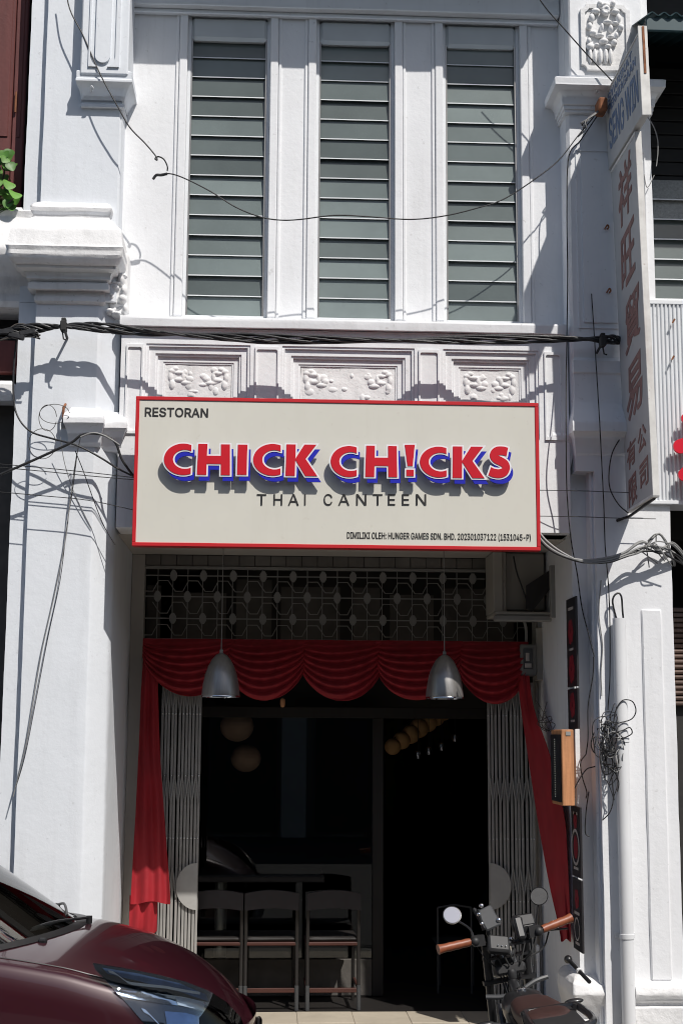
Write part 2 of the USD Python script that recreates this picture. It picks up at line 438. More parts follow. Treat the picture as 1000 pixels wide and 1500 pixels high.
# upper colonnette and its corbel at the left
co0, co1 = X(118, 80, -.13), X(188, 80, -.13)
MB().box(co0, co1, -.13, .3, Z(108, 150, -.13), TOP, .008).build('colonnette', 'plaster_cool', SH)
fr = MB(); a0, a1 = X(131, 50, -.13), X(176, 50, -.13)
shape = Polygon([(a0, TOP - .3), (a1, TOP - .3), (a1, Z(98, 150, -.13)), (a0, Z(98, 150, -.13))])
inner = sbox(a0 + .03, Z(82, 150, -.13), a1 - .045, TOP - .4).union(Point((a0 + a1) / 2 - .0075, Z(82, 150, -.13)).buffer((a1 - a0 - .075) / 2))
fr.add(front(shape.difference(inner.buffer(.02)), -.142, -.129)); fr.add(front(inner.buffer(-.012), -.146, -.129))
fr.build('inset_panel', 'plaster_cool', SH)
cl = [(158, .006), (156, .03), (152, .03), (151, .012), (147, .012), (146, .03), (140, .04), (128, .075), (120, .11), (118, .125), (115, .125), (114, .115), (104, .118), (103, .10)]
MB().add(rough(stack(X(121, 150, 0), X(178, 150, 0), 0, .3, [(Z(p, 150, -d), d) for p, d in cl], right=.62, left=.25), .03, .002, 9, 5)).build('corbel', 'plaster_cool', SH, 40)
# ledge moulding low on the left pier, stepping down round the splay
ll = [(654, .006), (648, .03), (642, .035), (634, .05), (624, .085), (621, .10), (619, .11), (611, .11), (605, .095), (601, .03), (597, .0)]
MB().add(rough(stack(X(104, 620, 0), X(147, 620, 0), 0, .3, [(Z(p, 120, -d), d) for p, d in ll], right=.3, left=.3), .03, .003, 9, 6)).add(
    rough(stack(X(150, 630, .06), X(176, 630, .06), .06, .3, [(Z(p + 7, 165, .06 - d), d * .9) for p, d in ll], right=.5), .03, .003, 9, 7)).add(
    rough(stack(X(178, 630, .12), X(188, 630, .12), .12, .3, [(Z(p + 17, 185, .12 - d), d * .8) for p, d in ll], right=.4), .03, .003, 9, 8)).build('ledge', 'plaster', SH, 40)

# upper wall with three openings
YW = .20
xwr = X(828, 300, 0)
zt, zb = Z(13, 500, .10), Z(468, 500, YW)
wall = sbox(xU + .01, zb - .05, xwr + .02, TOP)
OPEN = []
for l, r in ((270.5, 393.5), (461.5, 577.5), (649, 763)):
    OPEN.append((X(l, 265, YW), X(r, 265, YW)))
    wall = wall.difference(sbox(OPEN[-1][0], zb, OPEN[-1][1], zt + .06))
MB().add(front(wall, YW, YW + .16)).build('upper_wall', 'plaster', SH)
for (a, b), lab in zip(OPEN, ('left', 'mid', 'right')):
    s = MB()
    for c, d in ((a - .052, a), (b, b + .052)): s.box(c, d, YW - .022, YW + .01, zb, zt + .05, .005)
    for c, d in ((a - .075, a - .056), (b + .056, b + .075)): s.box(c, d, YW - .012, YW + .01, zb, zt + .05, .004)
    s.build('window_surround', 'plaster', SH)
    f = MB(); y0, y1 = YW + .02, YW + .075; w = .022
    f.box(a, a + w, y0, y1, zb, zt + .06, .003).box(b - w, b, y0, y1, zb, zt + .06, .003).box(a + w, b - w, y0, y1, zb, zb + .018, .003).box(a + w, b - w, y0, y1, zt - .02, zt + .06, .003)
    win = f.build('window', 'white_frame', SH)
    MB().add(rough(cbox(a + w, b - w, y0 - .012, y1, Z(62, 500, YW) + .0, zt - .022, .02), .05, .003, 6, 3)).build('blind_box', 'blind', win)
    n = 14; ztop = Z(62, 500, YW + .05); zbot = zb + .02; h = (ztop - zbot) / n
    for k in range(n):
        z0 = zbot + k * h; tl = math.radians(rng.uniform(3.5, 10)); t = .006
        yb, yt = y0 + .022, y0 + .022 + math.sin(tl) * (h + .012)
        p = [(yb, z0 - .004), (yb + t, z0 - .004), (yt + t, z0 + h + .008), (yt, z0 + h + .008)]
        m = hull([(x, y, z) for x in (a + w + .006, b - w - .006) for y, z in p]); MB().add(m).build('louvre_blade', 'louvre_glass' + ('', '_1', '_2', '_3', '_1')[int(rng.integers(5))], win)
        if k: MB().box(a + w + .004, b - w - .004, yb - .003, yb - .0005, z0 - .005, z0 + .0015).build('blade_edge', 'white_frame', win)
    rail = MB()
    for x in (a + w + .001, b - w - .011): rail.box(x, x + .010, y0 + .006, y0 + .018, zb + .02, ztop, .002)
    rail.build('louvre_channel', 'brushed_metal', win)
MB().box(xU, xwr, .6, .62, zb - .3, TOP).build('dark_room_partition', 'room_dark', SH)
# head beam and cornice over the windows
MB().add(rough(cbox(xU + .02, X(824, 30, .02), .10, .4, zt, TOP, .012), .15, .004, 3, 9)).build('head_beam', 'plaster_cool', SH, 50)
MB().box(xU + .03, X(824, 30, .02), .155, .196, zt - .03, zt - .001, .006).build('head_moulding', 'plaster_cool', SH)
zco = Z(106, 500, YW) + .46 * 1.45
MB().add(rough(loft([[(xU + .02, .10 - d, z), (X(824, 30, .02), .10 - d, z), (X(824, 30, .02), .099, z), (xU + .02, .099, z)] for z, d in ((zco - .10, .02), (zco - .06, .10), (zco, .34), (zco + .02, .36), (zco + .10, .36), (zco + .13, .30))]), .12, .003, 5, 9)).build('cornice', 'plaster_cool', SH)
# sill
sl = [(483, .01), (482, .045), (471, .05), (468, .045)]
xs0, xs1 = X(176, 475, 0), X(828, 485, 0)
MB().add(rough(loft([[(xs0, .03 - d, z), (xs1, .03 - d, z), (xs1, YW + .1, z), (xs0, YW + .1, z)] for z, d in [(Z(p, 500, .03 - d), d) for p, d in sl]]), .12, .003, 4, 10)).build('sill', 'plaster', SH, 40)
# frieze: wall with three stepped recesses and the plaster leaves in them
YF = .035
zf1, zf0 = Z(483, 500, YF) - .01, Z(668, 500, YF)
fw = sbox(X(176, 560, YF), zS - .0, X(832, 560, YF), zf1)
pan = [(X(l, 560, YF), X(r, 560, YF)) for l, r in ((213, 366), (413, 607), (649, 789))]
pz = (Z(640, 500, YF), Z(508, 500, YF))
for a, b in pan: fw = fw.difference(sbox(a, pz[0], b, pz[1]))
MB().add(front(fw, YF, YF + .30)).build('frieze_wall', 'plaster', SH)
for k, (a, b) in enumerate(pan):
    s = MB(); ins = 0.0
    for j, (dw, dy) in enumerate(((.016, .008), (.040, .024), (.014, .034), (.034, .050), (.012, .056))):
        o = sbox(a + ins, pz[0] + ins, b - ins, pz[1] - ins); ins += dw; i_ = sbox(a + ins, pz[0] + ins, b - ins, pz[1] - ins)
        s.add(front(o.difference(i_), YF + dy, YF + .2))
    fp = s.build('frieze_panel', 'plaster', SH)
    MB().add(rough(front(sbox(a + ins, pz[0] + ins, b - ins, pz[1] - ins), YF + .062, YF + .2), .03, .005, 12, 20 + k)).build('panel_field', 'plaster_old', fp, 40)
    for sx in (0, 1):
        lf = MB(); cx = (a + ins + .045, b - ins - .045)[sx]; dr = 1 - 2 * sx; top = pz[1] - ins
        for u, v, rx, rz in ((0, -.045, .02, .016), (.02, -.03, .018, .014), (.045, -.055, .028, .012), (.07, -.08, .012, .03), (-.01, -.08, .014, .03), (.05, -.10, .03, .014), (.09, -.12, .03, .014), (.11, -.095, .02, .02), (.0, -.13, .016, .03)):
            lf.add(ell((cx + dr * u, YF + .10, top + v), (rx, .018, rz), 2, (dr * (u * 6 + v * 3), (0, 1, 0))) if False else ell((cx + dr * u, YF + .064, top + v), (rx * 1.25, .014, rz * 1.15), 2))
        for _ in range(7):
            u, v = rng.uniform(.0, (b - a) / 2 - ins - .06), rng.uniform(-.2, -.03)
            lf.add(ell((cx + dr * u, YF + .066, top + v), (rng.uniform(.012, .035), .012, rng.uniform(.012, .03)), 2))
        lf.m = [blend(lf.m, .010, 8)]; lf.build('leaf_ornament', 'plaster_old', fp, 60)
for l, r in ((184, 209), (373, 408), (613, 643), (797, 822)):
    s = MB(); a, b = X(l, 560, YF), X(r, 560, YF)
    s.add(front(sbox(a, pz[0], b, pz[1] - .01).difference(sbox(a + .022, pz[0] + .03, b - .022, pz[1] - .04).buffer(.012)), YF - .012, YF + .01))
    s.build('frieze_strip', 'plaster', SH)

# ------------------------------------------------------------------ right pier
Yt = -.12
pr = [(xR0, .16), (xR1, .16), (xR1, .05), (xR1 + .012, .045), (xR1 + .02, .055), (xR2, .05), (xR2, 0), (xR3, 0), (xR3 + .0, .1), (xR3, YD), (xR0, YD)]
zlr = Z(640, 870, 0)
MB().add(rough(prism(pr, 0, zlr), .09, .004, 3, 11)).build('pier', 'plaster', SH, 40)
xq0, xq1 = X(829, 180, 0), X(952, 180, 0)
pq = [(xq0, .02), (xq0 + .02, 0), (xq1, 0), (xq1, .5), (xq0, .5)]
MB().add(rough(prism(pq, zlr + .001, TOP), .09, .003, 3, 12)).build('pilaster', 'plaster', SH, 40)
s = MB(); a, b = X(853, 260, 0), X(935, 260, 0); z0_, z1_ = Z(470, 870, 0), Z(232, 870, 0)
s.add(front(sbox(a, z0_, b, z1_).buffer(.012), -.012, .01)).add(front(sbox(a - .045, z0_ - .05, b + .045, z1_ + .055).difference(sbox(a - .03, z0_ - .035, b + .03, z1_ + .04).buffer(.008)), -.008, .01))
s.build('inset_panel', 'plaster', SH)
# top pier with the plaster cartouche
t0, t1 = X(833, 60, Yt), X(940, 60, Yt)
MB().add(rough(cbox(t0, t1, Yt, .4, Z(113, 890, Yt), TOP, .01), .09, .003, 4, 13)).build('colonnette', 'plaster', SH, 40)
cx, cz = X(886, 55, Yt), Z(58, 886, Yt)
c0, c1, d0, d1 = X(850, 60, Yt), X(922, 60, Yt), Z(104, 886, Yt), Z(8, 886, Yt)
body = sbox(c0, d0, c1, d1)
for px_, pz_ in ((c0, d0), (c1, d0), (c0, d1), (c1, d1)): body = body.difference(Point(px_, pz_).buffer(.035))
fr = MB().add(front(body.difference(body.buffer(-.028)), Yt - .022, Yt + .01)).add(front(body.buffer(-.03), Yt - .006, Yt + .01))
ct = fr.build('cartouche', 'plaster_old', SH)
r_ = MB(); o = lambda px, py, d=.02: P(px, py, Yt - d)
for px, py, rx, rz in ((887, 8, .03, .024), (878, 5, .018, .022), (897, 5, .018, .022), (887, 17, .026, .026), (872, 16, .03, .02), (901, 17, .028, .02), (866, 26, .02, .03), (905, 27, .018, .034), (863, 38, .018, .025), (909, 40, .018, .022), (868, 48, .024, .018), (889, 32, .03, .014), (881, 40, .012, .03), (894, 42, .016, .026), (900, 34, .022, .012), (878, 52, .03, .012), (862, 60, .016, .024), (864, 68, .028, .026), (873, 66, .018, .014), (884, 60, .03, .020), (890, 68, .022, .016), (899, 62, .02, .022), (893, 54, .022, .012), (902, 52, .014, .024)):
    r_.add(ell(o(px, py), (rx, .026, rz), 2))
for px in (864, 871, 879, 887, 894):
    r_.add(ell(o(px, 82), (.015, .022, .055), 2))
for k in range(9):
    a = k * .7; r_.add(ell(o(887 + 4.5 * math.cos(a), 14 + 4.5 * math.sin(a), .04), (.012, .014, .012), 1))
r_.m = [blend(r_.m, .010, 6)]; r_.build('flower_relief', 'plaster_old', ct, 60)
cr = [(168, .004), (165, .025), (161, .025), (160, .035), (155, .035), (153, .05), (147, .055), (143, .058), (140, .065), (132, .095), (126, .145), (124, .16), (122, .16), (114, .165), (113, .13)]
MB().add(rough(stack(xq0 - .0, xq1, 0, .4, [(Z(p, 880, -d), d) for p, d in cr], right=.4, left=.62), .035, .002, 9, 14)).build('corbel', 'plaster', SH, 40)
# flared base of the upper shaft and slab ledge at the right
fl = [(690, .0), (668, .004), (664, .02), (655, .03), (640, .06), (633, .10), (631, .115), (618, .115), (614, .10), (600, .05), (588, .02), (560, .012), (548, .012), (545, .03), (528, .03), (524, .0)]
MB().add(rough(stack(X(842, 600, 0), X(915, 600, 0), 0, .4, [(Z(p, 870, -d), d) for p, d in fl], left=.35, right=.3), .035, .003, 8, 15)).build('ledge', 'plaster', SH, 40)
for l, r, dy, dp in ((812, 830, .10, 4), (800, 812, .13, 10)):
    MB().add(rough(stack(X(l, 640, dy), X(r, 640, dy), dy, .35, [(Z(p + dp, 815, dy - d), d * .8) for p, d in ((700, .0), (690, .01), (672, .03), (655, .045), (645, .07), (640, .09), (632, .095), (628, .08), (612, .02), (605, 0))], left=.4), .03, .003, 9, 16)).build('side_ledge', 'plaster', SH, 40)
MB().box(X(792, 700, .13), X(833, 700, .13), .13, .34, zS, Z(600, 815, .13), .01).build('inner_pilaster', 'plaster', SH)
# raised panel on the ground-floor shaft, and battered plaster bases
a, b = X(944, 1100, 0), X(974, 1100, 0)
MB().add(rough(cbox(a, b, -.014, .01, Z(1437, 960, 0), Z(893, 960, 0), .008), .06, .002, 6, 18)).build('raised_panel', 'plaster', SH, 40)
MB().add(rough(stack(X(926, 1450, 0), xR3, 0, .3, [(Z(p, 960, -d), d) for p, d in ((1560, .075), (1478, .07), (1474, .03), (1470, .03), (1467, .065), (1458, .08), (1446, .065), (1441, .02), (1436, 0))], left=.0), .025, .006, 10, 19)).build('base_moulding', 'plaster_old', SH, 60)
bm = MB().add(rough(stack(X(843, 1450, .16), X(893, 1450, .16), .16, .5, [(Z(p, 860, .16 - d), d) for p, d in ((1575, .16), (1512, .15), (1500, .07), (1492, .06), (1474, .12), (1458, .15), (1444, .13), (1434, .06), (1428, 0))], left=.3), .022, .010, 9, 21))
bm.build('base_moulding', 'plaster_old', SH, 60)
MB().add(rough(stack(xL1, xL2, 0, .3, [(FZ - .2, .06), (FZ + .16, .05), (FZ + .2, .02), (FZ + .24, 0)]), .05, .004, 8, 22)).build('base_moulding', 'plaster', SH, 50)

# ------------------------------------------------------------------ covered walkway and shop front
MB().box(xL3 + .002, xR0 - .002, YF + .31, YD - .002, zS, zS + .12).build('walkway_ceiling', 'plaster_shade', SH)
xi0, xi1 = X(205, 1100, YD), X(786, 1100, YD)
zg0, zg1 = Z(940, 480, YD), Z(833, 480, YD)
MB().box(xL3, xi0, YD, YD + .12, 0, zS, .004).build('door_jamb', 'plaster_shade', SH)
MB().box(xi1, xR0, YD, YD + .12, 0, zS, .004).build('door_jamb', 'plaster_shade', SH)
MB().box(xi1 - .02, xR0 - .06, YD - .10, YD - .002, FZ, Z(1385, 810, YD - .1), .008).build('plinth', 'plaster', SH)
for i in range(25):                                       # row of old boards above the grille
    a = xi0 + (xi1 - xi0) * i / 25; b = xi0 + (xi1 - xi0) * (i + 1) / 25
    MB().box(a + .002, b - .003, YD + .01 + rng.uniform(0, .006), YD + .03, zg1 + .012, zS - .002, .002).build('head_board', 'old_board', SH)
MB().box(xi0, xi1, YD + .002, YD + .05, zg1 - .012, zg1 + .008, .003).build('head_rail', 'grille_iron', SH)
# ornamental grille
gr = MB()
px_of = lambda zx: 180 + zx / 3.571
rows = [(845.5, 253.4), (876, 230.4), (908, 253.4)]
per = 43.9
gx = lambda px: X(px, 880, YD)
for py, _ in rows:
    gr.box(xi0, xi1, YD + .006, YD + .012, Z(py, 480, YD) - .004, Z(py, 480, YD) + .004)
for k in range(26): gr.box(gx(208.5 + k * 21.95) - .003, gx(208.5 + k * 21.95) + .003, YD + .013, YD + .018, zg0, zg1)
GR = gr.build('transom_grille', 'grille_iron', SH)
wv = MB()
for (ya, yb), ph in (((853, 868.5), 0.0), ((884.5, 900.5), 21.95), ((917, 932.5), 0.0)):
    pts = []
    x = 208.5 - 43.9 + ph
    while x < 800:
        for dx, y in ((0, yb), (11, yb), (22 - 3, ya), (33 - 0, ya)):
            pts.append((gx(x + dx + 4), YD + .002, Z(y, 480, YD)))
        x += 43.9
    pts = [p for p in pts if xi0 < p[0] < xi1]
    wv.tube(pts, .0035, 5)
wv.build('wave_bar', 'grille_iron', GR)
for py, x0 in rows:
    x = x0
    while x < 775:
        c = np.array([gx(x), YD + .004, Z(py, 480, YD)]); a, b = .024, .038
        MB().add(hull([c + (dx * a, dy, dz * b) for dx, dz in ((-1, -.4), (-1, .4), (-.4, 1), (.4, 1), (1, .4), (1, -.4), (.4, -1), (-.4, -1)) for dy in (-.006, .004)])).build('grille_rosette', 'grille_iron', GR)
        x += per
for l, r in ((211, 232), (248, 330), (345, 398), (412, 500), (520, 560), (575, 640), (655, 760)):
    MB().box(gx(l), gx(r), YD + .22, YD + .24, zg0 + .02, zg1 - .06 - .05 * (l % 3)).build('transom_board', 'dim_board', SH)
# timber frame and glass of the shop, dark room behind
YG = 1.95
zbm0, zbm1 = Z(1052, 480, YG), Z(1036, 480, YG)
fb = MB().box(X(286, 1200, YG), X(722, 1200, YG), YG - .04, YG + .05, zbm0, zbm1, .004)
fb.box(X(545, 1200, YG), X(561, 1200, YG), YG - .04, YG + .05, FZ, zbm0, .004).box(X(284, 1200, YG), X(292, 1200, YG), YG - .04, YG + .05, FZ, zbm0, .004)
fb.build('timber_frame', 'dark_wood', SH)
MB().box(X(292, 1200, YG), X(545, 1200, YG), YG - .004, YG + .004, FZ + .26, zbm0).build('shop_glass', 'door_glass', SH)
MB().box(X(292, 1200, YG), X(545, 1200, YG), YG - .03, YG + .10, FZ, FZ + .255, .006).build('glass_kerb', 'dim_board', SH)
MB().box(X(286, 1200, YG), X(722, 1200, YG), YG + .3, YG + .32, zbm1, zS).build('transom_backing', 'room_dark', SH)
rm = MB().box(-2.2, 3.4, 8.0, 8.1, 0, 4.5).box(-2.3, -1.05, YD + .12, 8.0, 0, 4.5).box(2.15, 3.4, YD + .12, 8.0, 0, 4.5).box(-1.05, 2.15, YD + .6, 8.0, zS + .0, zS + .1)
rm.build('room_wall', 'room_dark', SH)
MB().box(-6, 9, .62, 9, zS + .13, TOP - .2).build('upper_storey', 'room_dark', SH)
MB().box(-6, 9, -.3, 9, TOP, TOP + .1).build('roof', 'kerb_stone', SH)


# ------------------------------------------------------------------ restaurant signboard
YS = -.25
SG = thing('restaurant_signboard', 'wide cream signboard in a red frame with raised red and blue letters', 'signboard', P(492, 693, YS))
sx0, sx1 = X(196, 693, YS), X(790, 693, YS); sz0, sz1 = Z(803, 492, YS), Z(585, 492, YS)
fw_ = .022
b = MB().box(sx0 + fw_, sx1 - fw_, YS + .006, YS + .05, sz0 + fw_, sz1 - fw_).build('panel', 'cream', SG)
f = MB(); dpt = .075
f.box(sx0, sx1, YS, YS + dpt, sz1 - fw_, sz1, .002).box(sx0, sx1, YS, YS + dpt, sz0, sz0 + fw_, .002)
f.box(sx0, sx0 + fw_, YS, YS + dpt, sz0 + fw_ + .0005, sz1 - fw_ - .0005, .002).box(sx1 - fw_, sx1, YS, YS + dpt, sz0 + fw_ + .0005, sz1 - fw_ - .0005, .002)
f.build('frame', 'sign_red', SG)
MB().box(sx0 + fw_ + .001, sx1 - fw_ - .001, YS + .052, YS + dpt - .004, sz0 + .03, sz1 - .03).build('backing', 'steel_dark', SG)
for px in (240, 725): MB().box(X(px, 800, 0) - .02, X(px, 800, 0) + .025, YS + dpt + .002, .16, zS - .085, zS - .001, .003).build('bracket', 'steel_dark', SG)
YP_ = YS + .006
SC = np.linalg.norm(P(500, 700, YP_) - P(600, 700, YP_)) / 100     # metres per photograph pixel on the panel
org = P(500, 700, YP_)
EX, EZ = (1, 0, 0), (0, 0, 1)


def on_sign(px, py): p = P(px, py, YP_); return p


def glyph(ch):
    """Heavy humanist capitals, baseline 0, cap height 1."""
    if ch == 'C':
        o_ = affinity.scale(Point(0, 0).buffer(1, 48), .64, .515); o_ = affinity.translate(o_, .64, .5)
        i_ = affinity.translate(affinity.scale(Point(0, 0).buffer(1, 48), .40, .315), .70, .5)
        s_ = o_.difference(i_).difference(sbox(.90, -1, 3, 2)).difference(Polygon([(.70, .5), (1.4, .86), (1.4, .14)]))
        return s_.difference(Polygon([(.82, .66), (1.2, .56), (1.2, .44), (.82, .34), (.7, .5)]))
    if ch == 'H': return unary_union([Polygon([(.02, 1), (.33, 1), (.31, 0), (-.01, 0)]), Polygon([(.80, 1), (1.11, 1), (1.13, 0), (.81, 0)]), sbox(.2, .36, .95, .62)])
    if ch == 'I': return Polygon([(.01, 1), (.33, 1), (.32, 0), (0, 0)])
    if ch == '!': return unary_union([Polygon([(0, 1.06), (.33, 1.07), (.26, .33), (.09, .33)]), Polygon([(.05, .20), (.29, .20), (.29, -.02), (.05, -.02)])])
    if ch == 'K': return unary_union([Polygon([(.02, 1), (.33, 1), (.31, 0), (0, 0)]), Polygon([(.62, 1), (1.02, 1), (.66, .545), (1.06, 0), (.66, 0), (.31, .53)])])
    if ch == 'S':
        c = spl([(.76, .84), (.60, .875), (.40, .87), (.27, .80), (.24, .70), (.33, .60), (.50, .53), (.66, .44), (.71, .32), (.64, .19), (.46, .125), (.24, .14), (.08, .20)], 6)
        return LineString(c).buffer(.142, cap_style=2, join_style=1)


word = [('C', 240.5, 281, 652.5, 697.5), ('H', 289, 338, 653.5, 697.5), ('I', 347.5, 362.5, 654, 697.5), ('C', 370.5, 411, 653, 698.5), ('K', 418, 464.5, 654, 699),
        ('C', 483.5, 521.5, 656, 700.5), ('H', 534, 580.5, 656, 700.5), ('!', 591.5, 606, 654, 699.5), ('C', 613.5, 652, 657, 701), ('K', 661, 707, 657, 702), ('S', 713, 744, 656.5, 702)]
for ch, x0, x1, y0, y1 in word:
    gl = glyph(ch); a, b_, c_, d_ = gl.bounds
    p0, p1 = on_sign(x0, y1), on_sign(x1, y0)
    sh = affinity.affine_transform(gl, [(p1[0] - p0[0]) / (c_ - a), 0, 0, (p1[2] - p0[2]) / (d_ - b_), p0[0] - a * (p1[0] - p0[0]) / (c_ - a), p0[2] - b_ * (p1[2] - p0[2]) / (d_ - b_)])
    O = (0, YP_, 0)
    lt = MB().add(extr(sh, .003, O, EX, EZ, .0512)).build('letter', 'letter_red', SG)
    MB().add(extr(sh.buffer(.0095, join_style=2, mitre_limit=2), .0025, O, EX, EZ, .0485)).build('letter_outline', 'letter_white', lt)
    MB().add(extr(affinity.translate(sh.buffer(.004, join_style=2, mitre_limit=2), .016, -.031), .016, O, EX, EZ, .032)).build('letter_shadow_plate', 'letter_blue', lt)
    cxm = (p0[0] + p1[0]) / 2 - .01
    MB().add(lathe([(.004, YP_ - .041), (.004, YP_ - .002)], (cxm if ch != 'C' else p0[0] + .03, 0, 0), 'y', 8) if False else cbox(p0[0] + .02, p0[0] + .028, YP_ - .032, YP_ - .001, (p0[2] + p1[2]) / 2 - .03, (p0[2] + p1[2]) / 2 - .022)).build('letter_standoff', 'chrome', lt)
for tx, x0, x1, y0, y1, bold, nm in (('RESTORAN', 212, 305, 598.5, 609.5, True, 'category_lettering'), ('DIMILIKI OLEH: HUNGER GAMES SDN. BHD. 202301037122 (1531045-P)', 508, 777, 783, 788.6, True, 'owner_lettering')):
    p0, p1 = on_sign(x0, y1), on_sign(x1, y0)
    MB().add(text(tx, p0, EX, EZ, p1[0] - p0[0], (p1[2] - p0[2]) , .0015, .001, bold)).build(nm, 'ink', SG, False)
s = MB(); xs = [376, 400.5, 422, 445.5, 474, 495.5, 521.5, 546, 568, 588.5, 609]; ws = [14, 13, 15.5, 2.2, 12.5, 16, 15, 14, 10.5, 10.5, 15]
for ch, x, w in zip('THAICANTEEN', xs, ws):
    p0, p1 = on_sign(x, 740), on_sign(x + w, 724)
    (MB().box(p0[0], p1[0], YP_ - .004, YP_ - .001, p0[2], p1[2]) if ch == 'I' else MB().add(text(ch, p0, EX, EZ, p1[0] - p0[0], p1[2] - p0[2], .003, .001))).build('canteen_letter', 'ink', SG, False)

# ------------------------------------------------------------------ projecting sign of the neighbour
PS = thing('projecting_sign', 'weathered grey vertical blade sign with faded red Chinese characters', 'sign', P(918, 750, -.1))
wx = X(918, 750, -.03); yw, yn = -.03, -.64; th = .032
zl0, zl1 = Z(750, 918, -.03), Z(248, 895, -.03)
TF[PS] = trimesh.transformations.rotation_matrix(-.021, (0, 1, 0), (wx, 0, zl0))
MB().box(wx, wx + th, yn, yw, zl0, zl1 - .004, .004).build('lower_panel', 'sign_grey', PS)
eb = MB()
for z in (zl0, zl1 - .02): eb.box(wx - .004, wx + th + .004, yn - .006, yw, z - .006, z + .012, .002)
eb.box(wx - .004, wx + th + .004, yn - .008, yn - .001, zl0, zl1 - .008, .002)
eb.build('edge_trim', 'sign_edge', PS)
yn2 = -.86; zu0, zu1 = zl1 + .004, Z(140, 892, -.03)
up = MB().box(wx - .012, wx + th + .004, yn2, yw + .02, zu0, zu1, .004).build('upper_panel', 'sign_grey', PS)
ub = MB(); ub.box(wx - .016, wx + th + .008, yn2 - .008, yn2 - .001, zu0 - .01, zu1 + .05, .002).box(wx - .016, wx + th + .008, yn2, yw, zu1 + .001, zu1 + .012, .002)
ub.build('upper_trim', 'sign_edge', PS)
MB().box(wx + .008, wx + .022, yn2 - .012, yn2 - .0085, zu0 + .25, zu1 + .045).build('rust_patch', 'rust', PS)
LX, LZ = (0, -1, 0), (0, 0, 1)
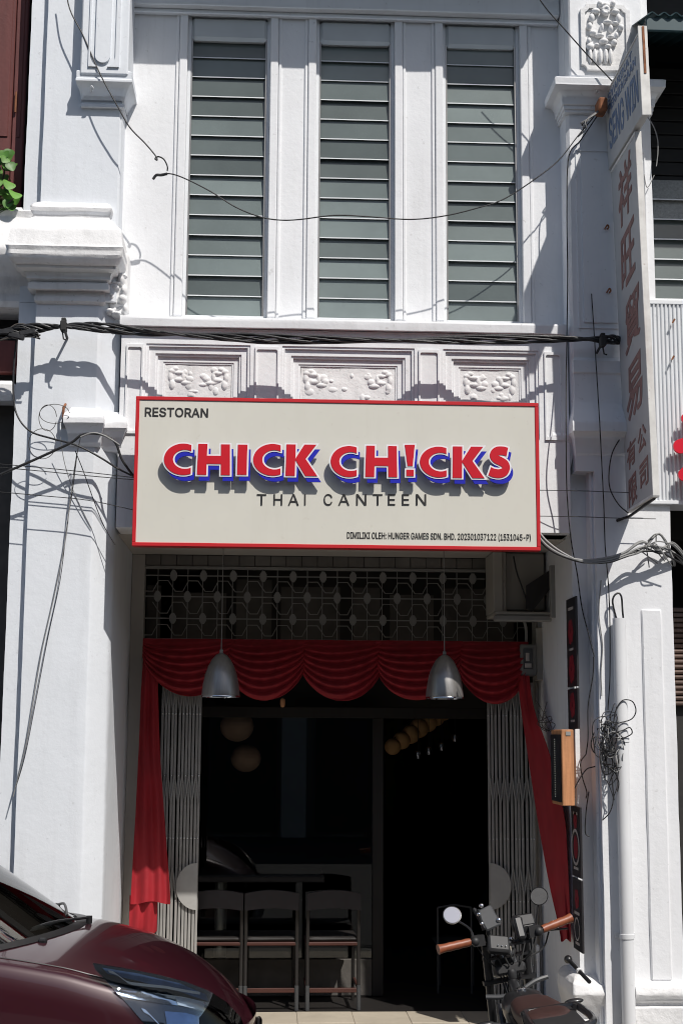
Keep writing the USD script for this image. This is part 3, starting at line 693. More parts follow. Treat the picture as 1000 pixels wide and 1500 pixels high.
CJK = {'祥':[[[[0,38],[0,42],[11,52],[24,70],[2,72],[2,82],[17,82],[10,94],[10,97],[15,99],[19,99],[27,89],[29,85],[29,82],[35,82],[40,78],[53,79],[47,94],[48,97],[53,99],[57,99],[66,79],[74,79],[83,100],[86,100],[94,97],[94,94],[87,79],[98,78],[99,69],[97,68],[76,68],[76,59],[95,58],[96,48],[94,47],[76,47],[76,36],[99,35],[100,34],[100,26],[98,25],[76,25],[75,0],[66,0],[64,1],[64,25],[38,25],[37,26],[37,33],[32,33],[27,39],[26,1],[25,0],[16,0],[15,2],[15,37],[14,37],[7,31],[5,31]],[[29,55],[41,42],[39,36],[64,36],[64,47],[43,47],[42,49],[42,56],[43,58],[64,58],[64,68],[41,68],[39,74]]]],'旺':[[[[0,98],[2,100],[97,100],[98,90],[97,88],[72,87],[72,60],[94,59],[95,57],[95,48],[94,46],[72,46],[72,14],[99,13],[100,11],[100,1],[97,0],[32,0],[31,1],[31,11],[32,13],[60,14],[59,46],[40,46],[38,48],[39,59],[60,60],[59,88],[35,88],[35,19],[13,18],[11,9],[1,9]],[[13,54],[12,31],[23,31],[24,53]],[[13,88],[12,66],[23,66],[24,87]]]],'貿':[[[[6,0],[0,8],[1,9],[25,16],[15,16],[14,18],[14,59],[9,59],[5,66],[9,73],[9,94],[40,100],[43,100],[48,94],[50,96],[97,96],[97,89],[95,69],[92,65],[88,62],[88,18],[87,16],[80,16],[99,9],[100,6],[97,3],[91,0],[62,10],[59,12],[61,15],[60,16],[42,16],[43,13],[41,11],[10,0]],[[75,86],[71,73],[82,73],[85,85]],[[25,26],[76,25],[76,28],[26,29]],[[25,39],[76,38],[76,40],[26,41]],[[25,51],[76,50],[76,52],[26,53]],[[71,62],[71,63],[68,70],[60,63]],[[50,86],[47,91],[37,87],[50,71],[59,77],[62,85]],[[44,62],[46,63],[44,64]],[[39,67],[26,64],[24,63],[41,62]],[[28,82],[32,87],[20,86],[21,74],[31,77]]]],'易':[[[[0,29],[0,33],[17,45],[25,53],[24,54],[17,55],[16,56],[16,100],[92,100],[92,55],[42,54],[38,50],[100,48],[97,16],[95,8],[90,2],[85,1],[68,1],[65,8],[66,11],[82,12],[85,23],[86,37],[77,37],[66,17],[58,7],[49,0],[41,5],[41,9],[54,22],[61,33],[62,37],[53,37],[39,20],[18,3],[9,9],[9,12],[26,24],[34,33],[37,37],[27,37],[8,23],[6,24]],[[28,66],[80,65],[80,71],[29,72]],[[28,84],[80,83],[80,89],[29,90]]]],'有':[[[[1,39],[0,43],[17,59],[27,75],[3,76],[2,77],[3,86],[32,86],[37,99],[41,100],[49,97],[47,86],[98,86],[100,85],[100,77],[99,76],[42,76],[37,68],[38,67],[88,66],[88,11],[86,5],[82,2],[62,1],[60,3],[58,11],[75,12],[75,21],[35,21],[34,2],[32,0],[24,0],[23,2],[23,45],[21,46],[8,35],[5,35]],[[35,32],[75,31],[76,38],[35,38]],[[35,56],[35,49],[76,49],[75,56]]]],'限':[[[[0,98],[2,100],[31,100],[36,98],[37,95],[27,68],[33,58],[36,48],[35,34],[33,31],[28,27],[16,26],[12,35],[14,37],[20,37],[23,38],[24,40],[24,47],[19,59],[15,66],[22,88],[11,88],[11,2],[9,0],[2,0],[0,2]]],[[[39,17],[39,99],[41,100],[89,100],[91,99],[91,48],[98,42],[98,40],[81,26],[87,19],[100,11],[100,8],[94,1],[91,1],[84,5],[71,17],[70,10],[69,8],[41,0],[38,1],[35,9]],[[74,37],[76,37],[84,43],[87,47],[70,48]],[[51,60],[79,59],[80,68],[52,69]],[[51,80],[79,80],[80,88],[52,89]],[[68,20],[69,22],[63,33],[58,47],[51,48],[51,16]]]],'公':[[[[58,92],[58,97],[65,100],[69,99],[82,78],[100,58],[100,55],[94,49],[90,49],[79,60],[68,75]]],[[[11,8],[8,17],[14,21],[24,34],[43,67],[47,69],[54,66],[55,61],[30,21],[69,23],[68,25],[59,38],[61,41],[69,44],[87,22],[94,10],[96,5],[89,0],[85,0],[77,11],[13,6]]],[[[0,58],[16,74],[29,99],[32,99],[40,96],[40,91],[31,75],[19,58],[10,49],[7,48],[0,54]]]],'司':[[[[0,97],[3,100],[99,99],[100,9],[97,3],[85,0],[70,0],[68,2],[65,9],[67,13],[86,13],[87,14],[87,87],[2,88],[0,89]]],[[[1,78],[3,80],[76,80],[78,78],[78,70],[75,68],[3,68],[1,70]]],[[[8,58],[10,60],[68,60],[68,21],[22,20],[20,12],[10,12],[8,14]],[[22,48],[22,31],[56,32],[56,48]]]]}


def cjk(ch):
    return unary_union([Polygon(r[0], r[1:]).buffer(0) for r in CJK[ch]])


def cj_on(ch, ya, yb, za, zb_):
    """ya: edge nearer the wall."""
    sh = affinity.affine_transform(cjk(ch), [(ya - yb) / 100, 0.10 * (zb_ - za) / 100, 0, (zb_ - za) / 100, 0, 0])
    sh = affinity.skew(sh, 0, 10)
    o = np.array([wx, ya, za]); return MB().add(extr(sh, .0025, o, LX, LZ, .0005))


zz = lambda py, px=915: Z(py, px, -.35)
for ch, a, b, t, u in (('祥', -.17, -.50, 238, 318), ('旺', -.16, -.50, 335, 411), ('貿', -.18, -.54, 432, 505), ('易', -.14, -.52, 528, 606), ('有', -.09, -.30, 638, 676), ('公', -.36, -.55, 630, 664), ('限', -.09, -.29, 690, 732), ('司', -.36, -.56, 680, 718)):
    cj_on(ch, a, b, zz(u), zz(t)).build('character', 'faded_red', PS, False)
hz = zu1 - zu0
for tx, a, b, t, u in (('SYARIKAT', -.09, -.70, .85, .95), ('PERNIAGAAN', -.09, -.77, .70, .81), ('SENG WIN', -.08, -.80, .22, .60)):
    MB().add(text(tx, (wx - .012, a, zu0 + hz * t), LX, LZ, a - b, hz * (u - t), .002, .0005, True)).build('lettering', 'faded_blue', PS, False)
MB().tube([(wx + .02, yn + .05, zl0 - .008), (wx + .01, -.05, zl0 - .03), (wx - .06, .0, zl0 - .05)], .009, 6).build('bracket', 'steel_dark', PS)
for z in (zl0 + .3, zl1 - .3, zu1 - .23): MB().tube([(wx + .03, -.029, z), (wx + .03, .03, z)], .012, 6).build('bracket', 'steel_dark', PS)

# ------------------------------------------------------------------ curtain swags and drapes
YC = 1.20
SW = thing('swag_valance', 'row of draped red satin swags hung under the grille', 'curtain', P(485, 938, YC))
edges = [214, 338, 443, 555, 672, 768]; drops = [1022, 1027, 1027, 1025, 1030]
ztp = Z(938, 485, YC)
for k in range(5):
    a, b = X(edges[k] - 5, 960, YC), X(edges[k + 1] + 5, 960, YC); h0 = ztp - Z(972 if k else 965, 485, YC); h1 = ztp - Z(drops[k], 485, YC)
    T_, U_ = 60, 34; g_ = np.zeros((T_, U_, 3)); ph = rng.uniform(0, 6)
    for i in range(T_):
        t = i / (T_ - 1)
        for j in range(U_):
            u0 = j / (U_ - 1); u = u0 ** (1.12, .93, 1.06, .90, 1.08)[k]; w = max(0, 1 - (2 * u - 1) ** 2)
            sag = h0 * t + (h1 - h0) * t ** 1.15 * w ** .62
            fold = math.sin(2 * math.pi * (7.4 * t + .35 * math.sin(3 * u + ph)) + ph) * .019 * w ** .5 * min(1, t * 4) + .006 * math.sin(40 * u + 9 * t) + .022 * (float(meshkit.fbm(np.array([[u * 5 + 7 * k, t * 9, k * 3.1]]), 3, 5)[0]) - .5)
            g_[i, j] = (a + (b - a) * u0, YC - .012 - .055 * w ** .6 * (t * (1.25 - t)) * 2 - fold - .006 * (k % 2) - .01 * t, ztp - sag)
    MB().add(sheet(g_, .003)).build('swag', 'red_cloth', SW, 70)
MB().box(X(212, 940, YC + .02), X(770, 940, YC + .02), YC + .012, YC + .03, ztp - .03, ztp + .004, .003).build('curtain_rail', 'gate_grey', SW)


def drape(name, label, rows, folds, amp):
    """rows: (py, px left, px right, Y at the left edge, Y at the right edge)."""
    py = np.array([r[0] for r in rows], float); n = 40; pys = np.linspace(py[0], py[-1], n)
    L_, R_, Y_, Y2_ = (np.interp(pys, py, [r[k] for r in rows]) for k in (1, 2, 3, -1))
    for q_ in (L_, R_): q_[:] = np.convolve(np.pad(q_, 2, 'edge'), np.ones(5) / 5, 'valid')
    g_ = np.zeros((n, 26, 3))
    for i in range(n):
        for j in range(26):
            u = j / 25; y = Y_[i] + (Y2_[i] - Y_[i]) * u + amp * (.3 + .7 * i / n) * math.sin(folds * math.pi * u + 1.2 * math.sin(i * .09 + u * 3)) + .004 * math.sin(i * .35 + 9 * u)
            g_[i, j] = P(L_[i] + (R_[i] - L_[i]) * u, pys[i] + (i / n) ** 6 * 2.5 * math.sin(7 * u + 1), y + .02 * (float(meshkit.fbm(np.array([[u * 6, i * .12, len(name) + amp * 99]]), 3, 8)[0]) - .5))
    d = thing(name, label, 'curtain', g_[-1].mean(0))
    MB().add(sheet(g_, .003)).build('cloth', 'red_cloth', d, 70)
    return d


d1 = drape('curtain_drape', 'red curtain length hanging straight down beside the left folding gate', [(940, 212, 234, 1.20), (1000, 207, 231, 1.18), (1100, 203, 234, 1.17), (1200, 198, 241, 1.16), (1322, 191, 250, 1.12), (1323, 191, 249, 1.12)], 5, .018)
d1b = MB()
g_ = np.array([[P(190 + (231 - 190) * j / 11 - i * .2, 1312 + 54 * i / 7 + (i / 7) ** 4 * 4 * math.sin(j * .9), 1.15 + .014 * math.sin(j * 1.35 + i * .1) + .006 * math.sin(j * .5 + i * .5)) for j in range(12)] for i in range(8)])
d1b.add(sheet(g_, .003)).build('lower_cloth', 'red_cloth', d1, 70)
drape('curtain_drape', 'red curtain length pulled aside over the poster at the right jamb', [(990, 757, 774, 1.15, 1.12), (1040, 763, 781, 1.12, .98), (1100, 772, 804, 1.05, .62), (1160, 781, 818, .98, .40), (1200, 787, 828, .92, .33), (1300, 805, 833, .66, .31), (1378, 823, 836, .42, .31)], 3, .02)

# ------------------------------------------------------------------ folding gates


def gate(label, pxa, pxb, py0, py1, plate_px, plate_side, n):
    a, b = X(pxa, 1200, 1.28), X(pxb, 1200, 1.28); z0 = FZ + .01; z1 = Z(py0, (pxa + pxb) / 2, 1.28)
    G = thing('folding_gate', label, 'gate', ((a + b) / 2, 1.28, FZ))
    xs = np.linspace(a, b, n) + rng.uniform(-.004, .004, n)
    for x in xs:
        MB().box(x - .0085, x + .0085, 1.270, 1.284, z0, z1, .002).build('gate_bar', 'gate_grey', G)
    for side, y in ((0, 1.262), (1, 1.292)):
        s = MB()
        zz_ = z0 + .12
        while zz_ < z1 - .1:
            for i in range(n - 1):
                dz = .20 if (i + side) % 2 else -.20
                zc_ = zz_ + .11
                if z0 < zc_ - .1 and zc_ + .1 < z1: s.add(tube([(xs[i], y, zc_ - dz / 2), (xs[i + 1], y, zc_ + dz / 2)], .0055, 5))
            zz_ += .62
        s.build('lattice', 'gate_grey', G, kind='stuff')
    for z in (z0, z0 + (z1 - z0) * .36, z0 + (z1 - z0) * .68, z1 - .02): MB().box(a, b, 1.286, 1.289, z, z + .012).build('hinge_strip', 'gate_grey', G)
    for z in np.arange(z0 + .3, z1, .42):
        rv = MB()
        for x in xs: rv.add(ell((x, 1.270, z), (.005, .003, .005), 1))
        rv.build('rivet', 'chrome', G)
    cx_ = b if plate_side < 0 else a; zc_ = Z(1299, plate_px, 1.25)
    half = Point(cx_, zc_).buffer(.155, 32).intersection(sbox(cx_ - .2 if plate_side < 0 else cx_, zc_ - .2, cx_ if plate_side < 0 else cx_ + .2, zc_ + .2))
    half = affinity.scale(half, .92, 1.0, origin=(cx_, zc_))
    MB().add(front(half, 1.250, 1.254)).build('guard_plate', 'gate_plate', G)
    return G


gate('grey folding lattice gate collapsed at the left, behind the straight curtain', 234, 291, 1000, 1400, 275, -1, 12)
gate('grey folding lattice gate collapsed at the right, behind the motorcycle', 716, 782, 1000, 1440, 730, 1, 13)

# ------------------------------------------------------------------ lamps
YL = .75
LP = thing('pendant_lamp', 'brushed metal bell pendant lamp hanging near the left gate', 'lamp', P(323, 1020, YL), group='bell pendant lamps over the walkway')
c = P(323, 1020, YL); r0 = 27.5 / FPX * (YL - CAM[1]) * 1.0; hh = Z(957, 323, YL) - c[2]
prof = [(r0 * .985, 0), (r0, .004), (r0 * .985, hh * .12), (r0 * .93, hh * .3), (r0 * .84, hh * .5), (r0 * .70, hh * .68), (r0 * .50, hh * .85), (r0 * .28, hh * .96), (r0 * .10, hh)]
inn = [(r * .96, z + .002 if z else 0) for r, z in prof[::-1]]
MB().add(lathe(prof + [(q_[0], q_[1] - .004 if q_[1] > .01 else q_[1]) for q_ in inn], c, n=40)).build('lamp_shade', 'brushed_metal', LP, 50)
MB().add(lathe([(r0 * 1.0, .004), (r0 * 1.02, .000), (r0 * 1.02, -.007), (r0 * .985, -.009), (r0 * .97, .0)], c, n=40)).build('rim', 'chrome', LP)
MB().add(lathe([(.008, hh), (.012, hh + .002), (.012, hh + .02), (.004, hh + .028)], c, n=12)).tube([(c[0], c[1], c[2] + hh), (c[0], c[1], zS - .001)], .0035, 6).build('cord', 'gate_grey', LP)
MB().add(ell(c + (0, 0, hh * .45), (.035, .035, .05), 2)).build('bulb', 'bulb', LP)
dup(LP, P(651, 1022, YL), 'brushed metal bell pendant lamp hanging near the right gate')

# ------------------------------------------------------------------ parked car, nose to the right
CX, CY = -.035, -1.41
CAR = thing('parked_car', 'dark maroon people carrier parked nose first at the lower left', 'car', (CX - 2.2, CY, 0))


def hw(u):
    u = np.asarray(u, float); t = np.clip((u + .8) / .8, 0, 1)
    return .86 * np.maximum(1 - t ** 3, 0) ** (1 / 2.2) * (1 - .05 * np.clip((-3.4 - u) / 1.1, 0, 1) ** 2)


from scipy.interpolate import PchipInterpolator as PI_
zcen = PI_([-4.6, -1.3, -.86, -.6, -.4, -.2, -.08, 0], [1.06, 1.15, 1.125, 1.07, .985, .855, .74, .655])
zsho = PI_([-4.6, -1.3, -.86, -.72, -.4, -.2, -.08, 0], [1.02, 1.085, 1.03, .995, .90, .80, .71, .63])


def top(u, q): return zsho(u) + (zcen(u) - zsho(u)) * (1 - abs(q) ** 2.3)


def fac(w, u):
    zs = float(zsho(u)); return float(np.interp(w, [.2, .30, .60, .86 * zs + .02, zs - .055, zs - .015, zs], [.95, .985, .995, 1.0, .975, .955, .93]))


us = np.concatenate([np.linspace(-4.55, -1.4, 12), np.linspace(-1.3, -.5, 18), np.linspace(-.47, -.03, 26), [-.015, -.006, -.002]])
rings = []
for u in us:
    h = float(hw(u)); zs = float(zsho(u)); ring = []
    ws = [.22, .30, .45, .60, .72, .86 * zs + .02, zs - .055, zs - .03, zs - .012]
    side = [(h * fac(w, u), w) for w in ws]
    qs = np.linspace(.93, -.93, 23)
    tops = [(h * q_, float(top(u, q_ / .93))) for q_ in qs]
    prof = [(-v, w) for v, w in side] + [(-v, w) for v, w in tops] + [(v, w) for v, w in side[::-1]]
    rings.append([(CX + u, CY + v, w) for v, w in prof])
MB().add(loft(rings)).build('body', 'car_paint', CAR, 40)


def near(px, py, off=0.0):
    """Point of the car's near flank at a pixel: (u, w)."""
    u = -.4
    for _ in range(25):
        w = Z(py, px, CY - float(hw(u)) - off); u = .6 * u + .4 * (X(px, py, CY - float(hw(u)) * fac(w, u) - off) - CX)
        u = min(u, -.01)
    return u, w


def skin(u, w, off):
    u = min(u, -.004); h = float(hw(u)); e = 1e-3; dv = (float(hw(min(u + e, -1e-4))) - float(hw(u - e))) / (2 * e)
    n = np.array([-dv, -1.0]); n /= np.linalg.norm(n); n[0] = abs(n[0]) if dv < 0 else n[0]
    return np.array([CX + u + n[0] * off, CY - h * fac(w, u) + n[1] * off, w])


def patch(upper, lower, off, name, mtl, parent, n=22, m=8, mirror=True, thick=.004):
    A = np.array([near(*p) for p in upper]); B = np.array([near(*p) for p in lower])
    r = lambda q_: np.stack([np.interp(np.linspace(0, 1, n), np.linspace(0, 1, len(q_)), q_[:, k]) for k in (0, 1)], 1)
    A, B = r(A), r(B); g_ = np.array([[skin(*(A[i] + (B[i] - A[i]) * j / (m - 1)), off) for j in range(m)] for i in range(n)])
    s = MB().add(sheet(g_, thick))
    path = s.build(name, mtl, parent, 50)
    if mirror:
        g2 = g_.copy(); g2[:, :, 1] = 2 * CY - g2[:, :, 1]
        return path, g2
    return path


hu = [(136, 1414), (180, 1421), (230, 1431), (270, 1441), (300, 1453), (325, 1470), (345, 1492), (352, 1510)]
hl = [(140, 1424), (165, 1450), (190, 1476), (215, 1504), (245, 1530), (280, 1550), (320, 1556), (347, 1545)]
hp = patch(hu, hl, .004, 'headlight', 'lamp_dark', CAR)[0]
patch([(150, 1421), (200, 1429), (260, 1443), (300, 1460)], [(158, 1430), (204, 1441), (262, 1456), (303, 1470)], .008, 'lamp_reflector', 'lamp_blue', hp, m=4)
patch([(158, 1424), (166, 1426), (186, 1441), (240, 1447), (290, 1456)], [(160, 1428), (172, 1432), (190, 1446), (240, 1451), (290, 1460)], .012, 'lamp_strip', 'chrome', hp, m=3)
patch([(166, 1453), (220, 1457), (265, 1463), (305, 1472), (338, 1496)], [(178, 1462), (222, 1470), (265, 1477), (300, 1487), (330, 1506)], .012, 'lamp_strip', 'chrome', hp, m=4)
patch([(255, 1463), (285, 1468), (296, 1473)], [(258, 1475), (285, 1481), (294, 1484)], .017, 'lamp_lens', 'letter_white', hp, m=3)
patch([(206, 1478), (212, 1480), (232, 1500), (245, 1520)], [(210, 1484), (218, 1488), (238, 1508), (250, 1528)], .012, 'lamp_strip', 'chrome', hp, m=3)
patch([(240, 1483), (270, 1486), (300, 1494), (322, 1510)], [(245, 1512), (270, 1518), (300, 1524), (318, 1530)], .010, 'lamp_reflector', 'lamp_blue', hp, m=6)
patch(hu, hl, .024, 'lamp_cover', 'lamp_glass', hp, thick=.003)


def on_nose(v, w, off):
    u = -.8 + .8 * max(1 - (abs(v) / .86) ** 2.2, 0) ** (1 / 3)
    return np.array([CX + u + off * (.9 - .3 * abs(v)), CY + v * 1.0 + off * .4 * np.sign(v), w])


g_ = np.array([[on_nose(v, w, .014) for w in np.linspace(.36, .665 - .12 * (v / .5) ** 2, 7)] for v in np.linspace(-.5, .5, 30)])
grl = MB().add(sheet(g_, .012)).build('grille', 'car_black', CAR, 40)
for w in np.linspace(.40, .60, 6):
    MB().tube([on_nose(v, w - .1 * (v / .5) ** 2, .026) for v in np.linspace(-.47, .47, 24)], .0065, 6).build('grille_bar', 'lamp_dark', grl)
MB().tube([on_nose(v, .662 - .12 * (v / .5) ** 2, .024) for v in np.linspace(-.5, .5, 24)], .008, 6).build('grille_trim', 'chrome', grl)
MB().add(lathe([(.001, .0), (.045, .002), (.05, .008), (.04, .012), (.001, .01)], np.array([CX + .028, CY, .58]), 'x', 24)).build('badge', 'chrome', grl)
# glasshouse
ub = lambda v: -.90 - .36 * (abs(v) / .76) ** 2
ut = lambda v: -2.02 - .10 * (abs(v) / .76) ** 2
ws_g = []
for v in np.linspace(-.76, .76, 25):
    col = []
    for t in np.linspace(0, 1, 12):
        u = ub(v) + (ut(v) - ub(v)) * t; col.append((CX + u, CY + v * (1 - .17 * t), 1.105 + .03 * (1 - (v / .76) ** 2) + (.67 - .02 * (v / .76) ** 2) * t + .03 * math.sin(math.pi * t)))
    ws_g.append(col)
ws_g = np.array(ws_g)
MB().add(sheet(ws_g, .005)).build('windscreen', 'windscreen_glass', CAR, 60)
for k in (0, -1):
    MB().tube(ws_g[k] + (0, 0, .004), .016, 8).build('windscreen_pillar', 'car_black', CAR)
roof = []
for u in np.linspace(-2.0, -4.4, 14):
    roof.append([(CX + u, CY + .64 * q_, 1.775 + .045 * (1 - abs(q_) ** 3) - (.10 * max(0, (-3.9 - u) / .5) ** 2)) for q_ in np.linspace(-1, 1, 15)])
MB().add(sheet(np.array(roof), .03)).build('roof', 'car_paint', CAR, 50)
for sgn in (-1, 1):
    for a, b in ((-1.35, -2.2), (-2.26, -3.3), (-3.36, -4.35)):
        g_ = np.array([[(CX + u + (-.75 * t if (a > -2 and abs(u - a) < 1e-6) else 0), CY + sgn * (.815 - .17 * t), 1.06 + .70 * t) for t in np.linspace(0, 1, 6)] for u in np.linspace(a, b, 6)])
        MB().add(sheet(g_, .005)).build('side_window', 'windscreen_glass', CAR)
    for u0, u1 in ((-2.23, -2.23), (-3.33, -3.33), (-4.40, -4.36)):
        MB().tube([(CX + u0, CY + sgn * .82, 1.06), (CX + u1, CY + sgn * .645, 1.77)], .03, 8).build('window_pillar', 'car_black', CAR)
g_ = np.array([[(CX - 4.42 + .06 * t, CY + v * (1 - .17 * t), 1.06 + .66 * t) for t in np.linspace(0, 1, 5)] for v in np.linspace(-.8, .8, 7)])
MB().add(sheet(g_, .005)).build('rear_window', 'windscreen_glass', CAR)
g_ = np.array([[(CX + ub(v) - .04 - .5 * t, CY + v * .97, 1.10 + .04 * math.sin(2.5 * t)) for t in np.linspace(0, 1, 6)] for v in np.linspace(-.76, .76, 12)])
MB().add(sheet(g_, .01)).build('dashboard', 'car_rubber', CAR, 60)
for v in (-.38, .38):
    st = MB().box(CX - 2.35, CX - 2.2, CY + v - .22, CY + v + .22, .6, 1.35, .05).box(CX - 2.32, CX - 2.24, CY + v - .12, CY + v + .12, 1.37, 1.55, .03)
    st.build('seat', 'car_rubber', CAR)
g_ = np.array([[(CX + ub(v) + .012 + (.045 + .10 * max(0, v) / .72) * t, CY + v, top(ub(v) + .10 * t, v / .82) + .010 - .006 * t) for t in np.linspace(0, 1, 5)] for v in np.linspace(-.72, .72, 26)])
MB().add(sheet(g_, .006)).build('cowl', 'car_black', CAR, 60)
for v0, v1 in ((.05, -.62), (.62, .02)):
    p0 = np.array([CX + ub(v0) + .07, CY + v0, float(top(ub(v0) + .07, v0)) + .03]); p1 = np.array([CX + ub(v1) - .035, CY + v1, 1.165 - .05 * (abs(v1) > .3)])
    w_ = MB().tube([p0, p0 + (p1 - p0) * .5 + (0.01, 0, .03), p1], .007, 6, 4).tube([p0 + (0, 0, -.03), p0 + (0, 0, .008)], .015, 8)
    w_.build('wiper', 'car_black', CAR)
MB().box(CX + ub(-.45) + .03, CX + ub(-.45) + .07, CY - .50, CY - .46, 1.09, 1.125, .008).build('washer_cover', 'car_black', CAR)
for sgn in (-1, 1):
    seam = [(CX + u, CY + sgn * float(hw(u)) * .885, float(top(u, .885 / .93)) + .001) for u in np.linspace(-1.15, -.32, 20)]
    MB().tube(seam, .0035, 5).build('bonnet_gap', 'car_black', CAR)
    MB().add(trimesh.util.concatenate([ell((CX - 1.55, CY + sgn * 1.0, 1.12), (.07, .11, .085), 3), tube([(CX - 1.5, CY + sgn * .8, 1.04), (CX - 1.53, CY + sgn * .93, 1.06)], .025, 6)])).build('wing_mirror', 'car_paint', CAR)
    for u in (-.92, -3.75):
        wl = MB().add(lathe([(.20, -.10), (.29, -.11), (.325, -.08), (.325, .08), (.29, .11), (.20, .10)], np.array([CX + u, CY + sgn * .76, .325]), 'y', 32)).build('wheel', 'tyre', CAR, 40)
        MB().add(lathe([(.001, -.098), (.06, -.10), (.19, -.085), (.198, -.06), (.198, .06), (.19, .085), (.06, .10), (.001, .098)], np.array([CX + u, CY + sgn * .76, .325]), 'y', 24)).build('rim', 'chrome', wl, 40)

# ------------------------------------------------------------------ small motorcycle seen from behind
BX, BY = 1.405, -1.06
lean = trimesh.transformations.rotation_matrix(math.radians(-8.5), (0, 1, 0)); lean[:3, 3] = (BX, BY, 0)
BK = thing('motorcycle', 'small black motorcycle with brown seat and orange grips facing the right gate', 'motorcycle', (BX, BY - .3, 0))
mb = lambda: MB(lean)
b_ = lambda nm, mt, m, p=BK, sm=40: m.build(nm, mt, p, sm)
steer = trimesh.transformations.rotation_matrix(math.radians(4), (0, 0, 1), (0, 0, 0))
mbs = lambda: MB(lean @ steer)
bar = [(-.36, -.06, 1.03), (-.19, -.03, 1.035), (-.10, .02, 1.0), (-.04, .04, .985), (.04, .04, .985), (.10, .02, 1.0), (.19, -.02, 1.035), (.36, .02, 1.06)]
HB = b_('handlebar', 'bike_black', mbs().tube(bar, .0125, 10, 4))
for sgn, tip in ((-1, bar[0]), (1, bar[-1])):
    t0_, t1_ = np.array(bar[1] if sgn < 0 else bar[-2]), np.array(tip); d_ = (t1_ - t0_) / np.linalg.norm(t1_ - t0_)
    m = mbs().tube([t0_ + d_ * s_ for s_ in np.linspace(.005, .185, 9)], np.array([.019, .0215, .02, .0225, .021, .023, .021, .0225, .026]), 14)
    b_('grip', 'orange_grip', m, HB, 60)
    b_('switch_box', 'bike_plastic', mbs().add(hull([t0_ + np.array(q_) for q_ in [(sx * .03 - sgn * .04, sy * .022, sz * .026) for sx in (-1, 1) for sy in (-1, 1) for sz in (-1, 1)]])).add(ell(t0_ - d_ * .02 + (0, -.02, .0), (.022, .018, .022), 2)), HB)
    b_('lever', 'chrome' if sgn < 0 else 'bike_grey', mbs().tube([t0_ + (sgn * -.02, .04, -.012), t0_ + (sgn * .06, .075, -.02), t0_ + (sgn * .16, .07, -.028)], [.008, .007, .005], 8, 3), HB)
for nm, c_, nrm, st in (('mirror', (-.272, -.05, 1.185), (-.05, -1.0, .62), [(-.17, -.02, 1.045), (-.185, -.01, 1.10), (-.262, -.035, 1.165)]), ('mirror', (.205, -.02, 1.205), (-.12, -1.0, -.16), [(.17, 0, 1.05), (.178, .0, 1.09), (.20, -.005, 1.17)])):
    n_ = np.array(nrm, float); n_ /= np.linalg.norm(n_); Tm = trimesh.geometry.align_vectors((0, 0, 1), n_); Tm[:3, 3] = c_
    hs = lathe([(.001, -.018), (.03, -.016), (.047, -.006), (.0485, .002), (.044, .003), (.001, .003)], (0, 0, 0), 'z', 32); hs.apply_transform(Tm)
    gl = lathe([(.001, .0045), (.0435, .0045), (.0435, .0025), (.001, .0025)], (0, 0, 0), 'z', 32); gl.apply_transform(Tm)
    mr = b_(nm, 'bike_black', mbs().add(hs).tube(st, .0055, 8, 4)); b_('mirror_glass', 'mirror_glass', mbs().add(gl), mr, False)
def slab(c_, size, rx, rz=0, b=.008):
    m = cbox(-size[0] / 2, size[0] / 2, -size[1] / 2, size[1] / 2, -size[2] / 2, size[2] / 2, b)
    m.apply_transform(trimesh.transformations.euler_matrix(math.radians(rx), 0, math.radians(rz), 'sxyz')); m.apply_translation(c_); return m


def slabt(c_, size, rx, ry, b=.008):
    m = cbox(-size[0] / 2, size[0] / 2, -size[1] / 2, size[1] / 2, -size[2] / 2, size[2] / 2, b)
    m.apply_transform(trimesh.transformations.euler_matrix(math.radians(rx), math.radians(ry), 0, 'sxyz')); m.apply_translation(c_); return m


ph = b_('phone_holder', 'bike_grey', mbs().add(slabt((-.075, -.01, 1.135), (.085, .016, .12), -30, -16)))
b_('clamp_knob', 'chrome', mbs().add(ell((-.128, -.03, 1.165), (.011,) * 3, 2)).add(ell((-.108, -.03, 1.205), (.012,) * 3, 2)).add(ell((-.03, -.035, 1.12), (.014,) * 3, 2)).add(ell((-.118, -.03, 1.115), (.010,) * 3, 2)), ph)
b_('holder_arm', 'bike_black', mbs().tube([(-.07, .0, 1.10), (-.09, -.01, 1.06), (-.06, .02, 1.0)], .012, 8, 4).tube([(-.128, -.025, 1.19), (-.115, -.025, 1.08)], .008, 6).add(slabt((-.125, -.012, 1.14), (.02, .02, .13), -30, -16)), ph)
cb = b_('control_box', 'bike_plastic', mbs().add(slabt((-.055, -.05, 1.0), (.115, .05, .095), -38, 14, .012)))
b_('indicator_light', 'chrome', mbs().add(ell((-.065, -.088, 1.005), (.004,) * 3, 1)).add(ell((-.045, -.088, 1.0), (.004,) * 3, 1)).add(ell((-.025, -.088, .995), (.004,) * 3, 1)), cb)
sp = b_('speedometer', 'bike_black', mbs().add(slab((.105, .01, 1.075), (.125, .06, .10), -35, 0, .02)).add(slab((.075, -.02, 1.06), (.05, .05, .12), -25, 0, .012)))
b_('dial', 'bike_plastic', mbs().add(slab((.115, -.012, 1.095), (.09, .012, .06), -35, 0, .004)), sp)
fk = b_('front_fork', 'bike_black', mbs().tube([(-.105, .02, 1.0), (-.105, .10, .72), (-.105, .22, .26)], [.025, .024, .021], 12).tube([(.105, .02, 1.0), (.105, .10, .72), (.105, .22, .26)], [.025, .024, .021], 12))
